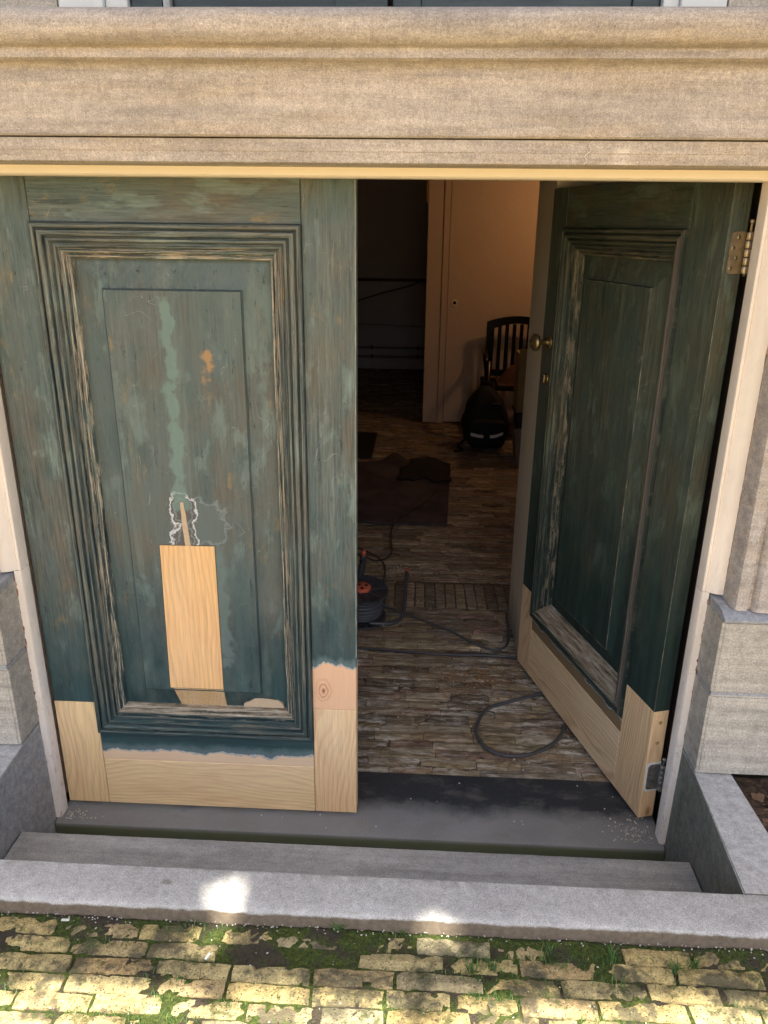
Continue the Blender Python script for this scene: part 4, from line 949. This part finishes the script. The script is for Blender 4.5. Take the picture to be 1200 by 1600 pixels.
chips('plaster_crumbs', pts, CHIPW, .0015, .0055, 6, 'pale plaster crumbs on the hall floor and threshold', 'crumbs', .5)
DEAD = m_plain('dead_leaf', (.17, .10, .06), .9, sc=30, var=.6)
pts = [(rc.uniform(.93, 1.5), rc.uniform(-.56, -.17), .268+rc.random()*.01) for _ in range(420)]+[(-rc.uniform(.93, 1.5), rc.uniform(-.56, -.17), .268+rc.random()*.01) for _ in range(300)]
chips('dead_leaves', pts, DEAD, .008, .03, 12, 'brown dead leaves on the soil beside the steps', 'leaves', .05)
for i, (x, y, rz, lb) in enumerate(((1.065, -.205, .05, 'loose yellow brick on the soil touching the plinth'), (1.12, -.262, -.25, 'second loose yellow brick half sunk in dead leaves'))):
    o = obj('loose_brick', OB[i+2].copy(), None); o.location = (x, y, .292-.006*i); o.rotation_euler = (0, .04, rz); o.scale = (.85, 1.25, 1); tag(o, lb, 'brick')
for (x, y, z, l, a, lb) in ((-.505, -.614, PZ+.003, .015, .05, 'white sliver of paint on the path bricks at left'), (-.215, -.676, PZ+.004, .014, 1.2, 'white sliver of paint between sunlit path bricks')):
    bm = box(-l/2, l/2, -.0022, .0022, 0, .0015); bmesh.ops.rotate(bm, cent=(0, 0, 0), matrix=Matrix.Rotation(a, 3, 'Z'), verts=bm.verts); o = obj('paint_flake', bm, WHP); o.location = (x, y, z); tag(o, lb, 'paint flake')

# ================================================================== UNSEEN TREE ADDED OVER THE STEPS (leaves placed to shade the portal)
TR = root('shade_tree', (-3.3, -3.1, .26), 'unseen leafy canopy added to shade the door', 'shade_tree')
BARK = m_plain('bark', (.10, .08, .06), .95, sc=40, bump=1)
obj('trunk', tube([(0, 0, 0), (.05, .05, 1.6), (-.02, .1, 3.4), (.15, .1, 4.8), (.4, .15, 5.8)], [.19, .15, .13, .11, .07], 14), BARK, TR, True)
for pts in ([(.0, .1, 3.9), (1.2, -.1, 4.6), (2.6, -.3, 5.0), (4.2, -.4, 5.1), (5.6, -.3, 5.2)], [(.1, .1, 4.4), (1.3, .3, 5.2), (2.8, .5, 5.35), (4.4, .4, 5.4)], [(.2, .1, 4.9), (1.6, -.3, 5.5), (3.2, -.4, 5.6), (5, -.3, 5.5)]):
    obj('limb', tube(spline(pts, 5), [.075*(1-i/(5*(len(pts)-1)+1))+.012 for i in range(5*(len(pts)-1)+1)], 8), BARK, TR, True)
rl = random.Random(21); cot = -sdir.y/sdir.z; cxk = sdir.x/sdir.z
def lit(gx, gy):  # leaf mask: gaps left in the added foliage to shape the sun patches
    edge = -.745+.022*gx+.014*nz(gx, 0, 3, 9)
    if gy < edge:
        for bx_, w in ((-.195, .020), (.215, .020), (.60, .018)):
            if abs(gx-bx_-(gy+.74)*.12) < w and gy > -.86: return False
        if nz(gx, gy*1.6, 5, 9) > .26 and gy > -1.25: return False
        return True
    if ((gx+.212+.012*nz(gy, 3, 1, 30))/.024)**4+((gy+.540+.010*nz(gx, 1, 1, 25))/.019)**4 < 1: return True
    if ((gx-.198)/.026)**2+((gy+.604)/.019)**2 < 1: return True
    if ((gx+.235)/.022)**2+((gy+.645)/.016)**2 < 1: return True
    return False
V, F = [], []
for lay_, hz_ in enumerate((4.2, 4.4, 4.6, 4.8, 5.0)):
    sp = .052
    gx = -2.7
    while gx < 2.7:
        gy = -1.15
        while gy < 1.75:
            x_, y_ = gx+rl.uniform(-.02, .02), gy+rl.uniform(-.02, .02); gy += sp
            h = hz_+rl.uniform(-.1, .1)-PZ; r_ = .038
            if any(lit(x_+a*r_, y_+b*r_) for a, b in ((0, 0), (1, 0), (-1, 0), (0, 1), (0, -1), (.7, .7), (-.7, .7), (.7, -.7), (-.7, -.7))):
                r_ = .016
                if any(lit(x_+a*r_, y_+b*r_) for a, b in ((0, 0), (1, 0), (-1, 0), (0, 1), (0, -1))): continue
            if y_ < -.8 and rl.random() < .3: continue
            P = Vector((x_+cxk*h, y_-cot*h, PZ+h)); a = rl.uniform(0, 2*PI); L2 = r_*1.15; k = len(V)
            nrm = (sdir+Vector((rl.uniform(-.5, .5), rl.uniform(-.5, .5), 0))).normalized(); t1 = nrm.orthogonal().normalized(); t2 = nrm.cross(t1)
            A_ = t1*math.cos(a)+t2*math.sin(a); B_ = nrm.cross(A_)
            V += [tuple(P-A_*L2), tuple(P+B_*L2*.62-A_*L2*.2), tuple(P+B_*L2*.5+A_*L2*.5), tuple(P+A_*L2), tuple(P-B_*L2*.5+A_*L2*.5), tuple(P-B_*L2*.62-A_*L2*.2)]
            F += [tuple(range(k, k+6))]
        gx += sp
me = bpy.data.meshes.new('shade_crown'); me.from_pydata(V, [], F)
cr_ = obj('shade_crown', me, m_plain('leaf_green', (.05, .10, .025), .6), TR); cr_.location = (3.3, 3.1, -.26)
